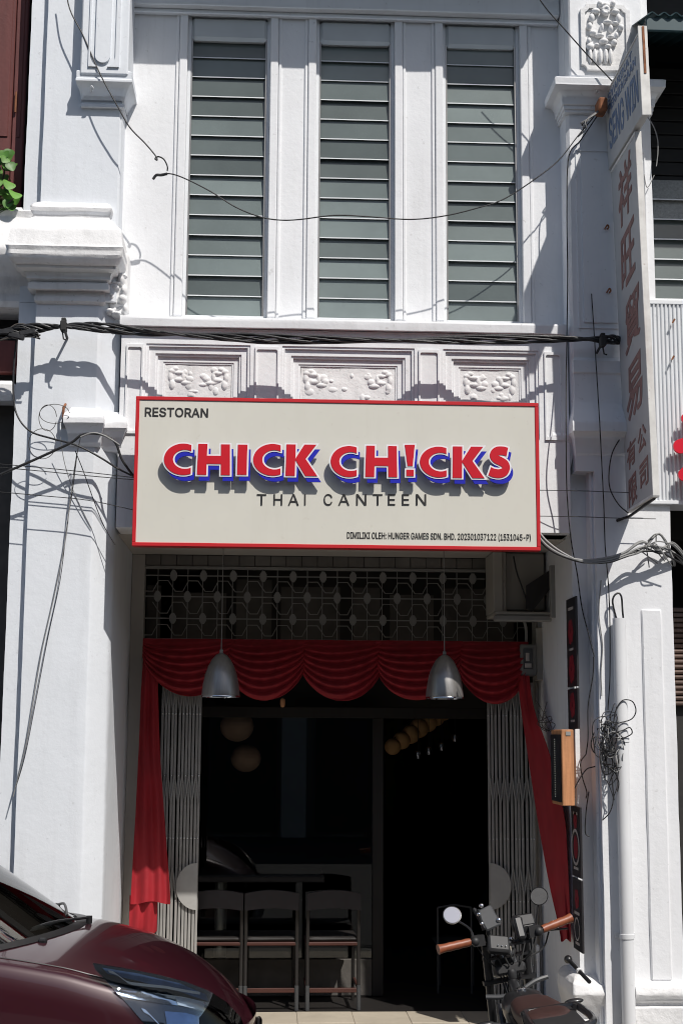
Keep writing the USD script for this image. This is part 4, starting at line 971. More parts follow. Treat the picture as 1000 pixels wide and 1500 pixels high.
for z_, y_, w_, h_ in ((.985, .02, .13, .018), (.925, .04, .13, .016), (.80, .07, .14, .022)):
    b_('fork_yoke', 'bike_black', mbs().add(hull([(sx * w_, y_ + sy * .02, z_ + sz * h_) for sx in (-1, 1) for sy in (-1, 1) for sz in (-.5, .5)] + [(0, y_ + .06, z_), (0, y_ - .055, z_)])), fk)
b_('handlebar_riser', 'chrome', mbs().tube([(.03, .02, .93), (.03, .015, 1.0)], .010, 8).tube([(-.03, .02, .93), (-.03, .015, .99)], .010, 8).add(ell((.03, .013, 1.01), (.014, .014, .012), 2)), fk)
b_('headlamp', 'bike_black', mbs().add(lathe([(.001, -.06), (.05, -.05), (.082, .0), (.088, .04), (.082, .06), (.001, .065)], np.array((0, .19, .87)), 'y', 24)))
b_('number_board', 'bike_plastic', mbs().add(slab((0, .0, .865), (.16, .035, .055), -10, 0, .012)))
cbm = mbs()
for k in range(7):
    x_ = -.12 + .04 * k; cbm.tube([(x_ * 1.3, .0, 1.0), (x_ + .03 * math.sin(k), -.03, .93 - .02 * (k % 3)), (x_ * .5, .03, .86), (x_ * .3, .02, .74)], .0038, 6, 5)
cbm.tube([(.24, .03, 1.01), (.20, .05, .93), (.10, .03, .90), (-.04, .03, .86)], .0045, 6, 5)
b_('control_cable', 'car_rubber', cbm)
b_('ignition', 'bike_plastic', mbs().add(lathe([(.001, 0), (.022, 0), (.025, .03), (.018, .045), (.001, .045)], np.array((0, -.02, .82)), 'z', 16)))
b_('crossbar', 'bike_grey', mb().tube([(-.17, -.16, .775), (-.08, -.17, .765), (0, -.18, .78), (.09, -.165, .815), (.16, -.15, .825)], .0125, 8, 4))
fr = mb().tube([(0, -.02, .80), (0, -.2, .70), (0, -.5, .62), (0, -.9, .66)], .028, 10, 4)
for sx in (-1, 1): fr.tube([(sx * .09, -.05, .70), (sx * .11, -.3, .45), (sx * .11, -.55, .34), (sx * .10, -.92, .30)], .02, 8, 4).tube([(sx * .10, -.55, .6), (sx * .11, -.95, .70), (sx * .10, -1.1, .72)], .015, 8, 3)
b_('frame', 'bike_black', fr)
tk = hull([np.array((sx * w_, y_, z_)) for y_, w_, z_ in ((-.10, .05, .76), (-.16, .095, .79), (-.30, .115, .79), (-.44, .085, .77), (-.12, .07, .68), (-.30, .13, .70), (-.46, .10, .69), (-.30, .09, .62)) for sx in (-1, 1)] + [np.array((0, -.2, .81)), np.array((0, -.34, .805))])
tk = trimesh.remesh.subdivide_loop(tk, 2) if False else tk
TK = b_('fuel_tank', 'bike_black', mb().add(tk.subdivide_loop(3)), BK, 80)
b_('tank_cap', 'chrome', mb().add(lathe([(.001, .0), (.024, 0), (.026, .01), (.018, .016), (.001, .016)], np.array((0, -.26, .80)), 'z', 20)), TK)
def pad(rows):
    rg = []
    for y_, w_, z_, h_ in rows:
        rg.append([(w_ * c_ * (1 if abs(c_) < .95 else 1), y_, z_ + (h_ if s_ > 0 else h_ * 1.0) * s_) for c_, s_ in [(math.copysign(abs(math.cos(a)) ** .55, math.cos(a)), math.copysign(abs(math.sin(a)) ** .6, math.sin(a))) for a in np.linspace(0, 2 * math.pi, 24, endpoint=False)]])
    return loft(rg)
ST = b_('seat', 'brown_leather', mb().add(pad([(-.39, .04, .765, .02), (-.41, .075, .768, .035), (-.50, .10, .770, .042), (-.65, .115, .772, .045), (-.80, .122, .778, .046), (-.95, .115, .785, .045), (-1.0, .09, .785, .035), (-1.02, .05, .785, .02)])), BK, 70)
b_('seat_piping', 'bike_black', mb().tube([(-.112, -.5, .745), (-.125, -.8, .75), (-.112, -.98, .762), (0, -1.03, .768), (.112, -.98, .762), (.125, -.8, .75), (.112, -.5, .745)], .007, 6, 5), ST)
rk = mb().tube([(-.08, -.86, .815), (-.10, -.92, .82), (-.11, -1.2, .815), (-.05, -1.27, .81), (.09, -1.27, .81), (.155, -1.2, .815), (.15, -.92, .82), (.13, -.86, .815), (.02, -.835, .81), (-.08, -.86, .815)], .017, 8, 4)
RK = b_('rear_rack', 'bike_black', rk)
b_('rack_pad', 'bike_plastic', mb().add(slab((.02, -1.05, .80), (.22, .38, .02), 2, 0, .008)), RK)
b_('rack_strut', 'bike_black', mb().tube([(-.115, -.95, .84), (-.10, -.95, .70), (.10, -.95, .70), (.13, -.95, .84)], .01, 6), RK)
for sx, z_ in ((-1, .70), (1, .74)):
    ind = b_('turn_signal', 'bike_black', mb().add(ell((sx * .225, -.42, z_), (.048, .022, .014), 2)).tube([(sx * .08, -.45, z_ - .02), (sx * .20, -.425, z_)], .008, 6))
for y_, r_ in ((.27, .24), (-.92, .24)):
    wl = b_('wheel', 'tyre', mb().add(lathe([(r_ - .08, -.035), (r_ - .03, -.055), (r_, -.03), (r_ + .005, 0), (r_, .03), (r_ - .03, .055), (r_ - .08, .035)], np.array((0, y_, r_)), 'x', 36)), BK, 50)
    b_('rim', 'bike_grey', mb().add(lathe([(.001, -.05), (.04, -.05), (.05, -.02), (r_ - .09, -.02), (r_ - .075, -.03), (r_ - .075, .03), (r_ - .09, .02), (.05, .02), (.04, .05), (.001, .05)], np.array((0, y_, r_)), 'x', 30)), wl, 40)
g_ = np.array([[(math.copysign(1, s_) * .07 * abs(s_) ** 1.0, .27 + .275 * math.sin(a), .24 + .275 * math.cos(a) - .03 * s_ * s_) for s_ in np.linspace(-1, 1, 9)] for a in np.linspace(-1.0, .9, 18)])
b_('front_mudguard', 'bike_black', mb().add(sheet(g_, .004)))
g_ = np.array([[(.085 * s_, -.92 + .30 * math.sin(a), .24 + .30 * math.cos(a) - .03 * s_ * s_) for s_ in np.linspace(-1, 1, 9)] for a in np.linspace(-1.5, .9, 20)])
b_('rear_mudguard', 'bike_black', mb().add(sheet(g_, .004)))
b_('engine', 'bike_grey', mb().box(-.12, .12, -.52, -.16, .26, .46, .03).add(lathe([(.001, -.15), (.055, -.14), (.06, 0), (.055, .14), (.001, .15)], np.array((0, -.2, .42)), 'y', 16)))
b_('exhaust', 'chrome', mb().tube([(.10, -.2, .36), (.15, -.4, .26), (.16, -.8, .30), (.165, -1.15, .36)], [.016, .018, .035, .04], 12, 5))
b_('tail_lamp', 'poster_red', mb().add(ell((0, -1.31, .72), (.05, .03, .03), 2)))
b_('side_stand', 'bike_grey', mb().tube([(-.1, -.35, .28), (-.20, -.33, .03)], .01, 6))

# ------------------------------------------------------------------ chairs, table and lamps inside
YCH = 1.42


def chair(loc, label):
    C = thing('dining_chair', label, 'chair', loc)
    x, y, z = loc; w = .175
    for sx in (-1, 1):
        MB().tube([(x + sx * w, y - .03, z), (x + sx * w, y, z + .42), (x + sx * w, y - .05, z + .74)], .0125, 8, 4).build('leg', 'red_wood' if False else 'dark_wood', C)
        MB().tube([(x + sx * w * .95, y + .36, z), (x + sx * w * .95, y + .34, z + .41)], .012, 8).build('leg', 'dark_wood', C)
        MB().add(lathe([(.001, 0), (.0145, 0), (.0145, .16), (.001, .162)], np.array((x + sx * w, y - .029, z)), n=10)).build('foot_sleeve', 'bike_grey', C)
        MB().box(x + sx * w - .009, x + sx * w + .009, y + .015, y + .34, z + .13, z + .155, .003).build('stretcher', 'red_wood', C)
    MB().box(x - w + .0126, x + w - .0126, y - .033, y - .012, z + .115, z + .145, .003).build('stretcher', 'red_wood', C)
    MB().box(x - w - .012, x + w + .012, y - .01, y + .37, z + .42, z + .445, .006).build('seat_frame', 'red_wood', C)
    MB().add(rough(cbox(x - w, x + w, y + .002, y + .36, z + .446, z + .478, .012), .05, .002, 9, 3)).build('seat', 'dark_wood', C, 60)
    n = 12; up = [(x - w - .01 + (2 * w + .02) * i / n, z + .775 + .022 * math.sin(math.pi * i / n)) for i in range(n + 1)]; lo = [(x + w + .01 - (2 * w + .02) * i / n, z + .66 + .018 * math.sin(math.pi * i / n)) for i in range(n + 1)]
    m = front(Polygon(up + lo), -.022, .022); m.apply_translation((0, y - .048, 0))
    MB().add(m).build('backrest', 'grey_pad', C, 50)
    return C


chp = []
for px, lab in ((317, 'dark dining chair with grey padded back nearest the left folding gate'), (398, 'dark dining chair with grey padded back, middle of the three behind the car'), (488, 'dark dining chair with grey padded back beside the timber door post')):
    chp.append((X(px, 1320, YCH), lab))
ch0 = chair((chp[0][0], YCH, FZ), chp[0][1])
for x, lab in chp[1:]: dup(ch0, (x, YCH, FZ), lab, rotz=rng.uniform(-2, 2))
TB = thing('bar_table', 'dark table on a steel column standing behind the glass', 'table', (X(322, 1400, 2.1), 2.1, FZ))
tx = X(322, 1400, 2.1)
MB().box(tx - .3, tx + .75, 1.85, 2.5, FZ + .80, FZ + .84, .006).build('table_top', 'dark_wood', TB)
MB().add(lathe([(.001, .03), (.045, .03), (.045, .80), (.001, .80)], np.array((tx, 2.1, FZ)), n=20)).build('column', 'brushed_metal', TB)
MB().add(lathe([(.001, 0), (.22, 0), (.22, .015), (.06, .03), (.001, .03)], np.array((tx, 2.1, FZ)), n=28)).build('foot_plate', 'brushed_metal', TB)
LN = thing('paper_lantern', 'brown round paper lantern, upper of the two behind the glass', 'lantern', P(347, 1064, 2.6), group='round paper lanterns behind the glass')
c = P(347, 1064, 2.6); r = 24 / FPX * (2.6 + 8.67)
MB().add(lathe([(r * math.cos(a) * (1 + .012 * math.cos(24 * a)) + .001, r * .92 * math.sin(a)) for a in np.linspace(-1.5, 1.5, 40)], c, n=30)).build('shade', 'paper', LN, 60)
MB().tube([c + (0, 0, r * .9), (c[0], c[1], zS - .02)], .004, 6).build('cord', 'ink', LN)
dup(LN, P(360, 1111, 2.9), 'brown round paper lantern, lower of the two behind the glass', scale=(.92,) * 3)
SL = thing('lantern_string', 'row of orange paper lantern lobes slanting inside the open doorway', 'lantern', P(600, 1080, 3.2))
for k, (px, py, rr) in enumerate(((575, 1094, 12), (588, 1085, 13), (601, 1076, 14), (613, 1067, 14.5), (626, 1059, 14), (639, 1052, 12), (651, 1047, 9))):
    MB().add(ell(P(px, py, 3.2 + .06 * k), (rr / FPX * 11.9,) * 3, 3)).build('lantern_lobe', 'paper_orange', SL, 60)
MB().tube([P(575, 1094, 3.2) + (0, 0, .05), P(613, 1058, 3.4) + (0, 0, .1), (X(640, 1000, 3.5), 3.5, zS - .02)], .004, 6).build('cord', 'ink', SL)
TR = thing('track_lights', 'slanting track of four small bright spot lamps deep in the doorway', 'lamp', P(640, 1105, 3.0))
for px, py in ((612, 1112), (628, 1106), (646.5, 1100), (666, 1087)):
    q0 = P(px, py, 3.0)
    MB().add(lathe([(.001, 0), (.020, .0), (.026, .035), (.022, .06), (.001, .065)], q0, n=14)).build('spot_lamp', 'chrome', TR)
    MB().tube([q0 + (0, 0, .05), (q0[0], q0[1], zS - .02)], .003, 5).build('stem', 'ink', TR)
TA = thing('tag_lamp', 'small amber bulb hanging under the second swag', 'bulb', P(414, 1028, 1.4))
c = P(414, 1030, 1.4); MB().add(lathe([(.001, -.03), (.012, -.028), (.018, -.01), (.018, .02), (.010, .03), (.001, .032)], c, n=14)).build('bulb_glass', 'orange_wood', TA, 60)
MB().tube([c + (0, 0, .03), c + (0, 0, .10)], .003, 5).build('cord', 'ink', TA)
WC = thing('wire_chair', 'thin metal framed chair standing in the dark doorway', 'chair', P(668, 1412, 2.0)); q_ = lambda px, py, Y=2.0: P(px, py, Y)
for px in (641, 690):
    MB().tube([q_(px, 1330), (X(px, 1330, 2.0), 2.0, FZ)], .008, 6).build('leg', 'bike_grey', WC)
    MB().tube([q_(px + 3, 1384, 2.35), (X(px + 3, 1384, 2.35), 2.35, FZ)], .008, 6).build('leg', 'bike_grey', WC)
MB().tube([q_(641, 1330), q_(665, 1326), q_(690, 1330)], .008, 6).build('back_rail', 'bike_grey', WC)
MB().box(X(641, 1384, 2.0), X(693, 1384, 2.0), 1.99, 2.37, Z(1387, 660, 2.0), Z(1383, 660, 2.0), .004).build('seat', 'bike_grey', WC)

# ------------------------------------------------------------------ fittings on the right jamb
AC = thing('equipment_cabinet', 'beige metal cabinet with open shelf tray under the walkway ceiling at the right', 'cabinet', P(760, 915, .8))
xa, xb, xc = X(722, 880, .95), X(742, 880, .95), X(800, 880, .95)
zt_, zb_ = zS - .005, Z(893, 760, .95)
MB().box(xb, xc, 1.0, 1.30, zb_, zt_, .008).build('casing', 'cabinet_beige', AC)
MB().box(xa, xa + .065, .93, 1.28, zb_ - .02, zt_, .006).build('side_panel', 'cabinet_beige', AC)
MB().box(xa + .067, xb - .003, .95, .97, zb_ - .02, zt_, .003).build('side_panel', 'cabinet_beige', AC)
MB().box(xa, xc + .06, .86, 1.26, zb_ - .045, zb_ - .022, .005).build('tray', 'cabinet_beige', AC)
MB().box(xa - .01, xc + .04, .84, .90, zb_ - .088, zb_ - .048, .008).build('tray', 'gate_grey', AC)
MB().add(hull([P(770, 892, .9), P(779, 896, .9), P(822, 824, .9), P(822, 842, .9), P(770, 858, .9), P(770, 892, .96), P(822, 824, .96), P(822, 842, .96), P(779, 896, .96)])).build('cover_flap', 'steel_dark', AC)
MB().tube([P(752, 815, .92), P(757, 840, .92), P(768, 870, .92), P(772, 885, .92)], .006, 6, 4).build('cable', 'ink', AC)
MB().box(X(806, 860, .7), X(818, 860, .7), .70, .74, Z(905, 812, .7), Z(828, 812, .7), .004).build('support_post', 'gate_grey', AC)
ME = thing('meter_box', 'small grey electricity meter box with a glazed door by the right swag', 'meter', P(776, 990, 1.1))
ma, mb_, mz0, mz1 = X(762, 970, 1.15), X(786, 970, 1.15), Z(990, 775, 1.15), Z(944, 775, 1.15)
MB().box(ma, mb_, 1.15, 1.30, mz0, mz1, .008).build('case', 'meter_grey', ME)
MB().box(ma + .02, mb_ - .03, 1.142, 1.1495, mz0 + .045, mz1 - .03, .002).build('window', 'lamp_dark', ME)
MB().box(ma + .035, mb_ - .055, 1.136, 1.1415, mz0 + .10, mz1 - .06, .001).build('dial', 'poster_pale', ME)
MB().box(ma + .028, mb_ - .04, 1.137, 1.1415, mz0 + .055, mz0 + .085, .001).build('dial', 'poster_pale', ME)
MB().box(mb_ + .003, mb_ + .05, 1.18, 1.33, mz0 - .03, mz1 + .12, .005).build('back_board', 'cabinet_beige', ME)
MB().tube([(ma + .05, 1.2, mz1), (ma + .05, 1.2, mz1 + .12), (ma + .02, 1.25, mz1 + .25)], .011, 6, 4).build('conduit', 'gate_grey', ME)
dst = thing('loose_wires', 'bunch of loose thin wires sprouting above the wooden lamp box', 'wires', P(800, 1060, .5))
for k in range(9):
    a = P(803 + rng.uniform(-3, 3), 1072, .45); MB().tube([a, a + (rng.uniform(-.08, .05), rng.uniform(-.03, .03), rng.uniform(.03, .1)), a + (rng.uniform(-.1, .06), rng.uniform(-.03, .03), rng.uniform(.05, .2))], .0022, 5, 5).build('wire', 'brown_wire', dst)
XR = xR0                                                  # the jamb of the right pier faces left at this x


def poster(label, py0, py1, y0, y1, deco):
    z0, z1 = Z(py1, 840, y0), Z(py0, 832, y0); T = thing('menu_poster', label, 'poster', (XR, (y0 + y1) / 2, z0))
    MB().box(XR - .014, XR - .001, y0, y1, z0, z1, .002).build('board', 'poster_dark', T)
    ez, ey = (0, 0, 1), (0, -1, 0)
    for kind, u, v, s_ in deco:
        o = np.array([XR - .0142, y1 - (y1 - y0) * u, z0 + (z1 - z0) * v])
        if kind == 'ring': sh, mt = Point(0, 0).buffer(s_).difference(Point(0, 0).buffer(s_ * .84)), 'poster_pale'
        elif kind == 'disc': sh, mt = affinity.scale(Point(0, 0).buffer(s_), .8, 1), 'poster_red'
        elif kind == 'bar': sh, mt = sbox(-s_ * 1.4, -s_ * .18, s_ * 1.4, s_ * .18), 'poster_pale'
        else: sh, mt = unary_union([Point(.5 * s_ * math.cos(a), .6 * s_ * math.sin(a)).buffer(s_ * .42) for a in np.arange(0, 6, 1.1)]), 'poster_red'
        MB().add(extr(sh, .0015, o, ey, ez, .0002 if kind != 'ring' else .002)).build('print', mt, T, False)
    return T


poster('tall dark food poster with red dishes on the right jamb above the wooden box', 873, 1005, .02, .30, [('bar', .5, .88, .05), ('blob', .45, .62, .08), ('bar', .5, .42, .04), ('blob', .5, .2, .09)])
poster('dark food poster with blue tint hidden behind the top of the wooden box', 1008, 1068, .02, .30, [('blob', .5, .6, .08), ('bar', .5, .2, .04)])
poster('dark poster with a pale ring and red emblem below the wooden box', 1183, 1288, .02, .27, [('blob', .5, .80, .055), ('bar', .5, .90, .045), ('ring', .5, .42, .11), ('disc', .5, .42, .07), ('bar', .5, .12, .045)])
poster('dark poster with pale circles at the foot of the right jamb', 1291, 1398, .02, .27, [('blob', .5, .72, .06), ('ring', .5, .30, .07), ('bar', .5, .52, .05), ('bar', .5, .10, .04)])
LB = thing('menu_lamp_box', 'wooden box with a strip of small bulbs fixed to the right jamb', 'lamp box', P(830, 1180, 0))
ba, bb = X(822, 1120, -.02), X(841, 1120, -.02); bz0, bz1 = Z(1181, 830, -.02), Z(1069, 830, -.02)
MB().box(ba + .004, bb - .002, -.02, .30, bz0, bz1, .004).build('box', 'orange_wood', LB)
MB().box(ba - .003, ba + .0035, .0, .29, bz0 + .02, bz1 - .03, .001).build('dark_face', 'poster_dark', LB)
for k in range(26):
    MB().add(ell((ba - .005, .15, bz0 + .05 + (bz1 - bz0 - .11) * k / 25), (.005,) * 3, 1)).build('small_bulb', 'bulb', LB)
MB().box(ba + .03, bb - .02, -.024, -.0195, bz1 - .035, bz1 - .012).build('catch', 'gate_grey', LB)

# ------------------------------------------------------------------ rain pipe, black rod
PP = thing('rain_pipe', 'white plastic pipe with open top running down the right pillar', 'pipe', P(918, 1500, -.05))
ra = X(913.5, 1200, -.06)
zp1 = Z(906, 905, -.06)
MB().add(lathe([(.040, 0), (.040, zp1), (.035, zp1), (.035, zp1 - .3), (.001, zp1 - .3)], np.array((ra, -.062, 0)), n=24)).build('tube', 'pvc', PP, 40)
for z in (zp1 - .75, zp1 - 1.9): MB().add(lathe([(.0405, 0), (.044, .002), (.044, .028), (.0405, .03)], np.array((ra, -.062, z)), n=24)).box(ra - .06, ra + .06, -.02, -.008, z, z + .03, .002).build('pipe_clip', 'pvc', PP)
HK = thing('cable_loop', 'stiff black cable loop standing out of the open pipe top', 'cable')if False else thing('cable_loop', 'stiff black cable loop standing out of the open pipe top', 'cable', P(904, 905, -.06))
MB().tube([P(905, 915, -.06), P(899, 893, -.06), P(897, 880, -.06), P(900, 872, -.06), P(906, 869, -.06), P(910, 875, -.06), P(911, 888, -.06), P(913, 912, -.06)], .006, 8, 5).build('loop', 'black_cable', HK)
RD = thing('black_rod', 'short black rod with a white collar sticking out at the foot of the right pillar', 'rod', P(848, 1425, .0))
p0, p1 = P(832, 1406, .10), P(863, 1439, -.22)
MB().tube([p0, p1], .012, 10).build('rod', 'bike_black', RD); MB().tube([p0 + (p1 - p0) * .5, p0 + (p1 - p0) * .56], .017, 10).build('collar', 'plaster_old', RD)
MB().add(ell(p0, (.025, .03, .025), 2)).build('knob', 'bike_black', RD)

# ------------------------------------------------------------------ cables and wires


def wire(name, label, pts, r, mtl='black_cable', cat='wire', n=6, k=6, group=None):
    pp = [P(*q_) for q_ in pts]; T = thing(name, label, cat, pp[len(pp) // 2], group=group)
    MB().tube(pp, r, n, k).build('strand', mtl, T, 60); return T


path = [(-60, 492), (-20, 488), (20, 483), (60, 479), (95, 477), (150, 480), (230, 488), (330, 494), (450, 498), (600, 498), (700, 496), (830, 496), (882, 498), (904, 499), (912, 500)]
spine = spl([P(px, py, -.16 + .12 * max(0, (px - 860) / 52)) for px, py in path], 14)
CB = thing('overhead_cable_bundle', 'thick twisted bundle of black cables running across under the window sill', 'cable', spine[60])
for k in range(6):
    ang = np.linspace(0, 44, len(spine)) + k * 2 * math.pi / 6; rr = .014 + .006 * np.sin(np.linspace(0, 30, len(spine)) + k)
    MB().tube(spine + np.stack([0 * ang, np.cos(ang) * rr, np.sin(ang) * rr + .012 * np.sin(np.linspace(0, 9, len(spine)) + k)], 1), (.0095, .008, .0085, .0075, .009, .007)[k], 7).build('cable_strand', 'black_cable', CB, 60)
CM = thing('cable_cluster', 'untidy knot of black cables and joints at the far left above the red panel', 'cables', P(20, 488, -.15))
for k in range(13):
    ys = rng.uniform(478, 500, 5); MB().tube([P(-40 + 32 * j + rng.uniform(-4, 4), ys[j] + (4 if j < 2 else -3), -.16 + rng.uniform(-.04, .03)) for j in range(4)], rng.uniform(.004, .008), 6, 6).build('cable_strand', 'black_cable' if k % 4 else 'brown_wire', CM, 60)
for px, py in ((8, 486), (24, 492), (40, 487)): MB().add(slabt(P(px, py, -.19), (.10, .03, .035), 0, rng.uniform(-20, 20), .006)).build('cable_joint', 'black_cable', CM)
for px, py, lab in ((93.5, 478, 'black clamp holding the overhead cables on the left pilaster'), (882, 500, 'black clamp holding the overhead cables beside the blade sign')):
    K = thing('cable_clamp', lab, 'clamp', P(px, py, -.16), group='cable clamps'); c = P(px, py, -.16)
    MB().box(c[0] - .018, c[0] + .018, c[1] - .04, c[1] + .03, c[2] - .035, c[2] + .03, .006).build('clamp_body', 'car_rubber', K)
    MB().box(c[0] - .014, c[0] + .014, c[1] - .025, c[1] + .02, c[2] + .031, c[2] + .05, .004).build('clamp_bolt', 'car_rubber', K)
    MB().tube([c + (0, .02, -.01), c + (0, .155, -.03)], .009, 6).tube([c + (-.006, -.02, -.03), c + (.004, -.02, -.085), c + (.022, -.02, -.09)], .005, 6).build('hook', 'steel_dark', K)

wire('drop_wire', 'thin dark wire slanting down from the top left to a loop by the left window', [(95, -30, -.12), (102, 12, -.12), (122, 52, -.13), (142, 98, -.14), (158, 130, -.15), (172, 155, -.15), (190, 186, -.14), (213, 210, -.12), (228, 228, -.12), (230, 234, -.12), (227, 232, -.12), (232, 229, -.12), (240, 233, -.12), (245, 243, -.12), (245, 250, -.12)], .0048, 'black_cable')
wire('span_wire', 'thin dark wire sagging across the three louvre windows', [(224, 261, -.12), (230, 257, -.12), (240, 254, -.12), (254, 255, -.12), (275, 263, -.13), (310, 281, -.15), (345, 303, -.16), (380, 317, -.17), (410, 322, -.17), (440, 321, -.17), (490, 315, -.17), (540, 317, -.17), (600, 321, -.17), (650, 316, -.17), (700, 304, -.17), (740, 290, -.16), (790, 257, -.15), (820, 232, -.13), (845, 200, -.12), (868, 172, -.11), (878, 155, -.11)], .0042, 'black_cable')
KN = thing('wire_knot', 'dark knotted wire end hanging in front of the left window wall', 'wire', P(232, 258, -.12))
MB().tube([P(224, 262, -.125), P(229, 256, -.125), P(236, 256, -.125), P(245, 254, -.125)], .009, 7, 4).build('knot', 'black_cable', KN)
wire('top_wire', 'thin dark wire crossing in front of the right cartouche to the blade sign', [(778, -20, -.2), (800, 12, -.2), (830, 46, -.2), (862, 82, -.2), (899, 121, -.2)], .0042)
wire('jamb_wire', 'thin black wire running down the left edge of the right pilaster', [(874, 170, -.08), (850, 205, -.06), (833, 228, -.05), (830, 300, -.04), (831, 400, -.04), (830, 490, -.06), (829, 560, -.08), (829, 640, -.13), (830, 720, -.08), (836, 790, -.05), (845, 840, .03), (852, 890, .06), (862, 930, .04), (870, 962, .02)], .0042)
wire('jamb_wire', 'thin black wire zigzagging down the middle of the right pilaster', [(866, 430, -.03), (871, 505, -.06), (875, 570, -.10), (878, 620, -.16), (880, 660, -.12), (884, 740, -.03), (886, 800, -.03), (891, 860, -.02), (893, 920, -.02), (893, 990, -.02), (890, 1040, -.02)], .0036)
wire('jamb_wire', 'curved black wire looping beside the bottom of the blade sign', [(909, 640, -.05), (897, 662, -.05), (892, 688, -.05), (893, 715, -.05), (905, 738, -.05), (920, 752, -.05)], .0042)
wire('jamb_wire', 'kinked black wire falling past the edge of the right pier to the wire tangle', [(869, 962, .02), (868, 990, .02), (861, 1035, .03), (861, 1080, .03), (858, 1105, .04)], .004)
wire('jamb_wire', 'pale loose cord wavering down the recess of the right pier', [(880, 850, -.01), (877, 900, -.01), (882, 945, -.01), (880, 985, -.01), (881, 1020, -.01)], .0035, 'grey_cable')
DC = thing('drooping_cables', 'loose sagging bundle of grey and black cables at the right end of the signboard', 'cables', P(870, 820, -.1))
for k in range(7):
    o1, o2 = rng.uniform(-5, 5, 2)
    MB().tube([P(783, 776 + o1, -.04), P(800, 797 + o1, -.08), P(825, 813 + o1 * .5, -.12), P(855, 822 + o2 * .5, -.13), P(890, 820 + o2, -.14), P(915, 812 + o2, -.14), P(940, 800 + 2 * o2, -.13), P(965, 796 + 3 * o1, -.1), P(984, 806 + 3 * o2, -.05), P(997 + 2 * o1, 822 + 2 * o2, .02)], rng.uniform(.004, .008), 6, 6).build('cable_strand', 'black_cable' if k in (0, 1, 5) else 'grey_cable', DC, 60)
for k in range(8):
    a = P(945 + rng.uniform(-15, 20), 800 + rng.uniform(-8, 10), -.12); MB().tube([a, a + (rng.uniform(.0, .08), -.02, rng.uniform(-.01, .05)), a + (rng.uniform(.05, .18), rng.uniform(0, .1), rng.uniform(-.10, .04))], .004, 6, 5).build('loose_end', 'grey_cable', DC, 60)
TG = thing('wire_tangle', 'tangled ball of thin black wires hanging on the right pillar beside the pipe', 'wires', P(893, 1090, -.1))
for k in range(26):
    cx_, cy_ = rng.normal(893, 6), rng.normal(1085, 26); pts = []
    a0, ra_, rb_ = rng.uniform(0, 6), rng.uniform(4, 15), rng.uniform(8, 26)
    for j in range(9): pts.append(P(cx_ + ra_ * math.cos(a0 + j * .9) + rng.normal(0, 2), cy_ + rb_ * math.sin(a0 + j * .9) + rng.normal(0, 3), -.05 - rng.uniform(0, .07)))
    MB().tube(pts, .0028, 5, 5).build('wire', 'black_cable' if k % 4 else 'grey_cable', TG, 60)
for pts in ([(898, 1060), (902, 1040), (912, 1026), (926, 1028), (931, 1042), (924, 1054), (905, 1060), (896, 1068)], [(895, 1075), (912, 1070), (922, 1066), (925, 1075), (910, 1082), (898, 1080)], [(900, 1065), (875, 1068), (866, 1085), (868, 1100), (880, 1108), (893, 1100)], [(895, 1120), (880, 1121), (868, 1124), (858, 1128), (846, 1146), (836, 1168), (842, 1168)], [(893, 1125), (902, 1135), (906, 1148), (904, 1160)], [(896, 1140), (898, 1170), (893, 1190), (882, 1202)], [(858, 1105), (850, 1118), (853, 1140), (859, 1160), (858, 1170)], [(862, 1160), (858, 1190), (857, 1220), (863, 1226)]):
    MB().tube([P(px, py, -.11 if px > 880 else .05) for px, py in pts], .0038, 6, 6).build('wire', 'black_cable', TG, 60)
# left-hand wires
wire('branch_cable', 'stiff black and yellow cable bending down the left pier from the cable knot', [(24, 498, -.14), (20, 540, -.12), (20, 585, -.12), (27, 612, -.13), (45, 632, -.14), (75, 642, -.15), (105, 650, -.17), (125, 658, -.17), (150, 672, -.15), (172, 686, -.12), (196, 698, -.1)], .0062)
wire('branch_cable', 'thick black cable rising from the left edge to the small ledge', [(-30, 706, -.14), (0, 695, -.14), (40, 678, -.15), (80, 660, -.16), (105, 648, -.17), (120, 637, -.18), (140, 635, -.18), (158, 640, -.17), (170, 650, -.16), (178, 672, -.15), (190, 690, -.12), (200, 702, -.1)], .0085)
wire('branch_cable', 'short pale cable clipped under the small ledge', [(118, 640, -.19), (135, 634, -.19), (150, 637, -.18), (165, 645, -.17), (175, 652, -.16)], .0055, 'grey_cable')
wire('hanging_wire', 'thin pale wire hanging from the small ledge far down the left pilaster', [(118, 640, -.15), (110, 680, -.05), (102, 740, -.04), (96, 790, -.03), (80, 870, -.03), (62, 950, -.03), (50, 1020, -.03), (40, 1080, -.03), (30, 1125, -.03), (19, 1168, -.03)], .0032, 'grey_cable')
wire('hanging_wire', 'thin black wire hanging beside the pale one down the left pilaster', [(113, 665, -.1), (106, 720, -.04), (98, 770, -.03), (88, 850, -.03), (70, 935, -.03), (50, 1040, -.03), (36, 1110, -.03), (20, 1164, -.03)], .0026, 'black_cable')
wire('hanging_wire', 'thin black wire dropping to the left end of the signboard', [(110, 660, -.12), (122, 690, -.1), (138, 735, -.08), (152, 770, -.05), (168, 798, -.03)], .003)
wire('hanging_wire', 'fine grey wire crossing the left pilaster diagonally', [(88, 640, -.1), (95, 680, -.06), (108, 720, -.03), (122, 750, -.02), (134, 774, -.01)], .0024, 'grey_cable')
for py0, py1, lab in ((681, 700, 'upper thin horizontal wire stretched across the left pilaster'), (686, 703, 'second thin horizontal wire stretched across the left pilaster'), (722, 748, 'lower thin horizontal wire stretched across the left pilaster')):
    wire('stretched_wire', lab, [(-20, py0 - 3, -.13), (60, py0 + 4, -.13), (130, py0 + 11, -.13), (200, py1, -.13)], .0028)
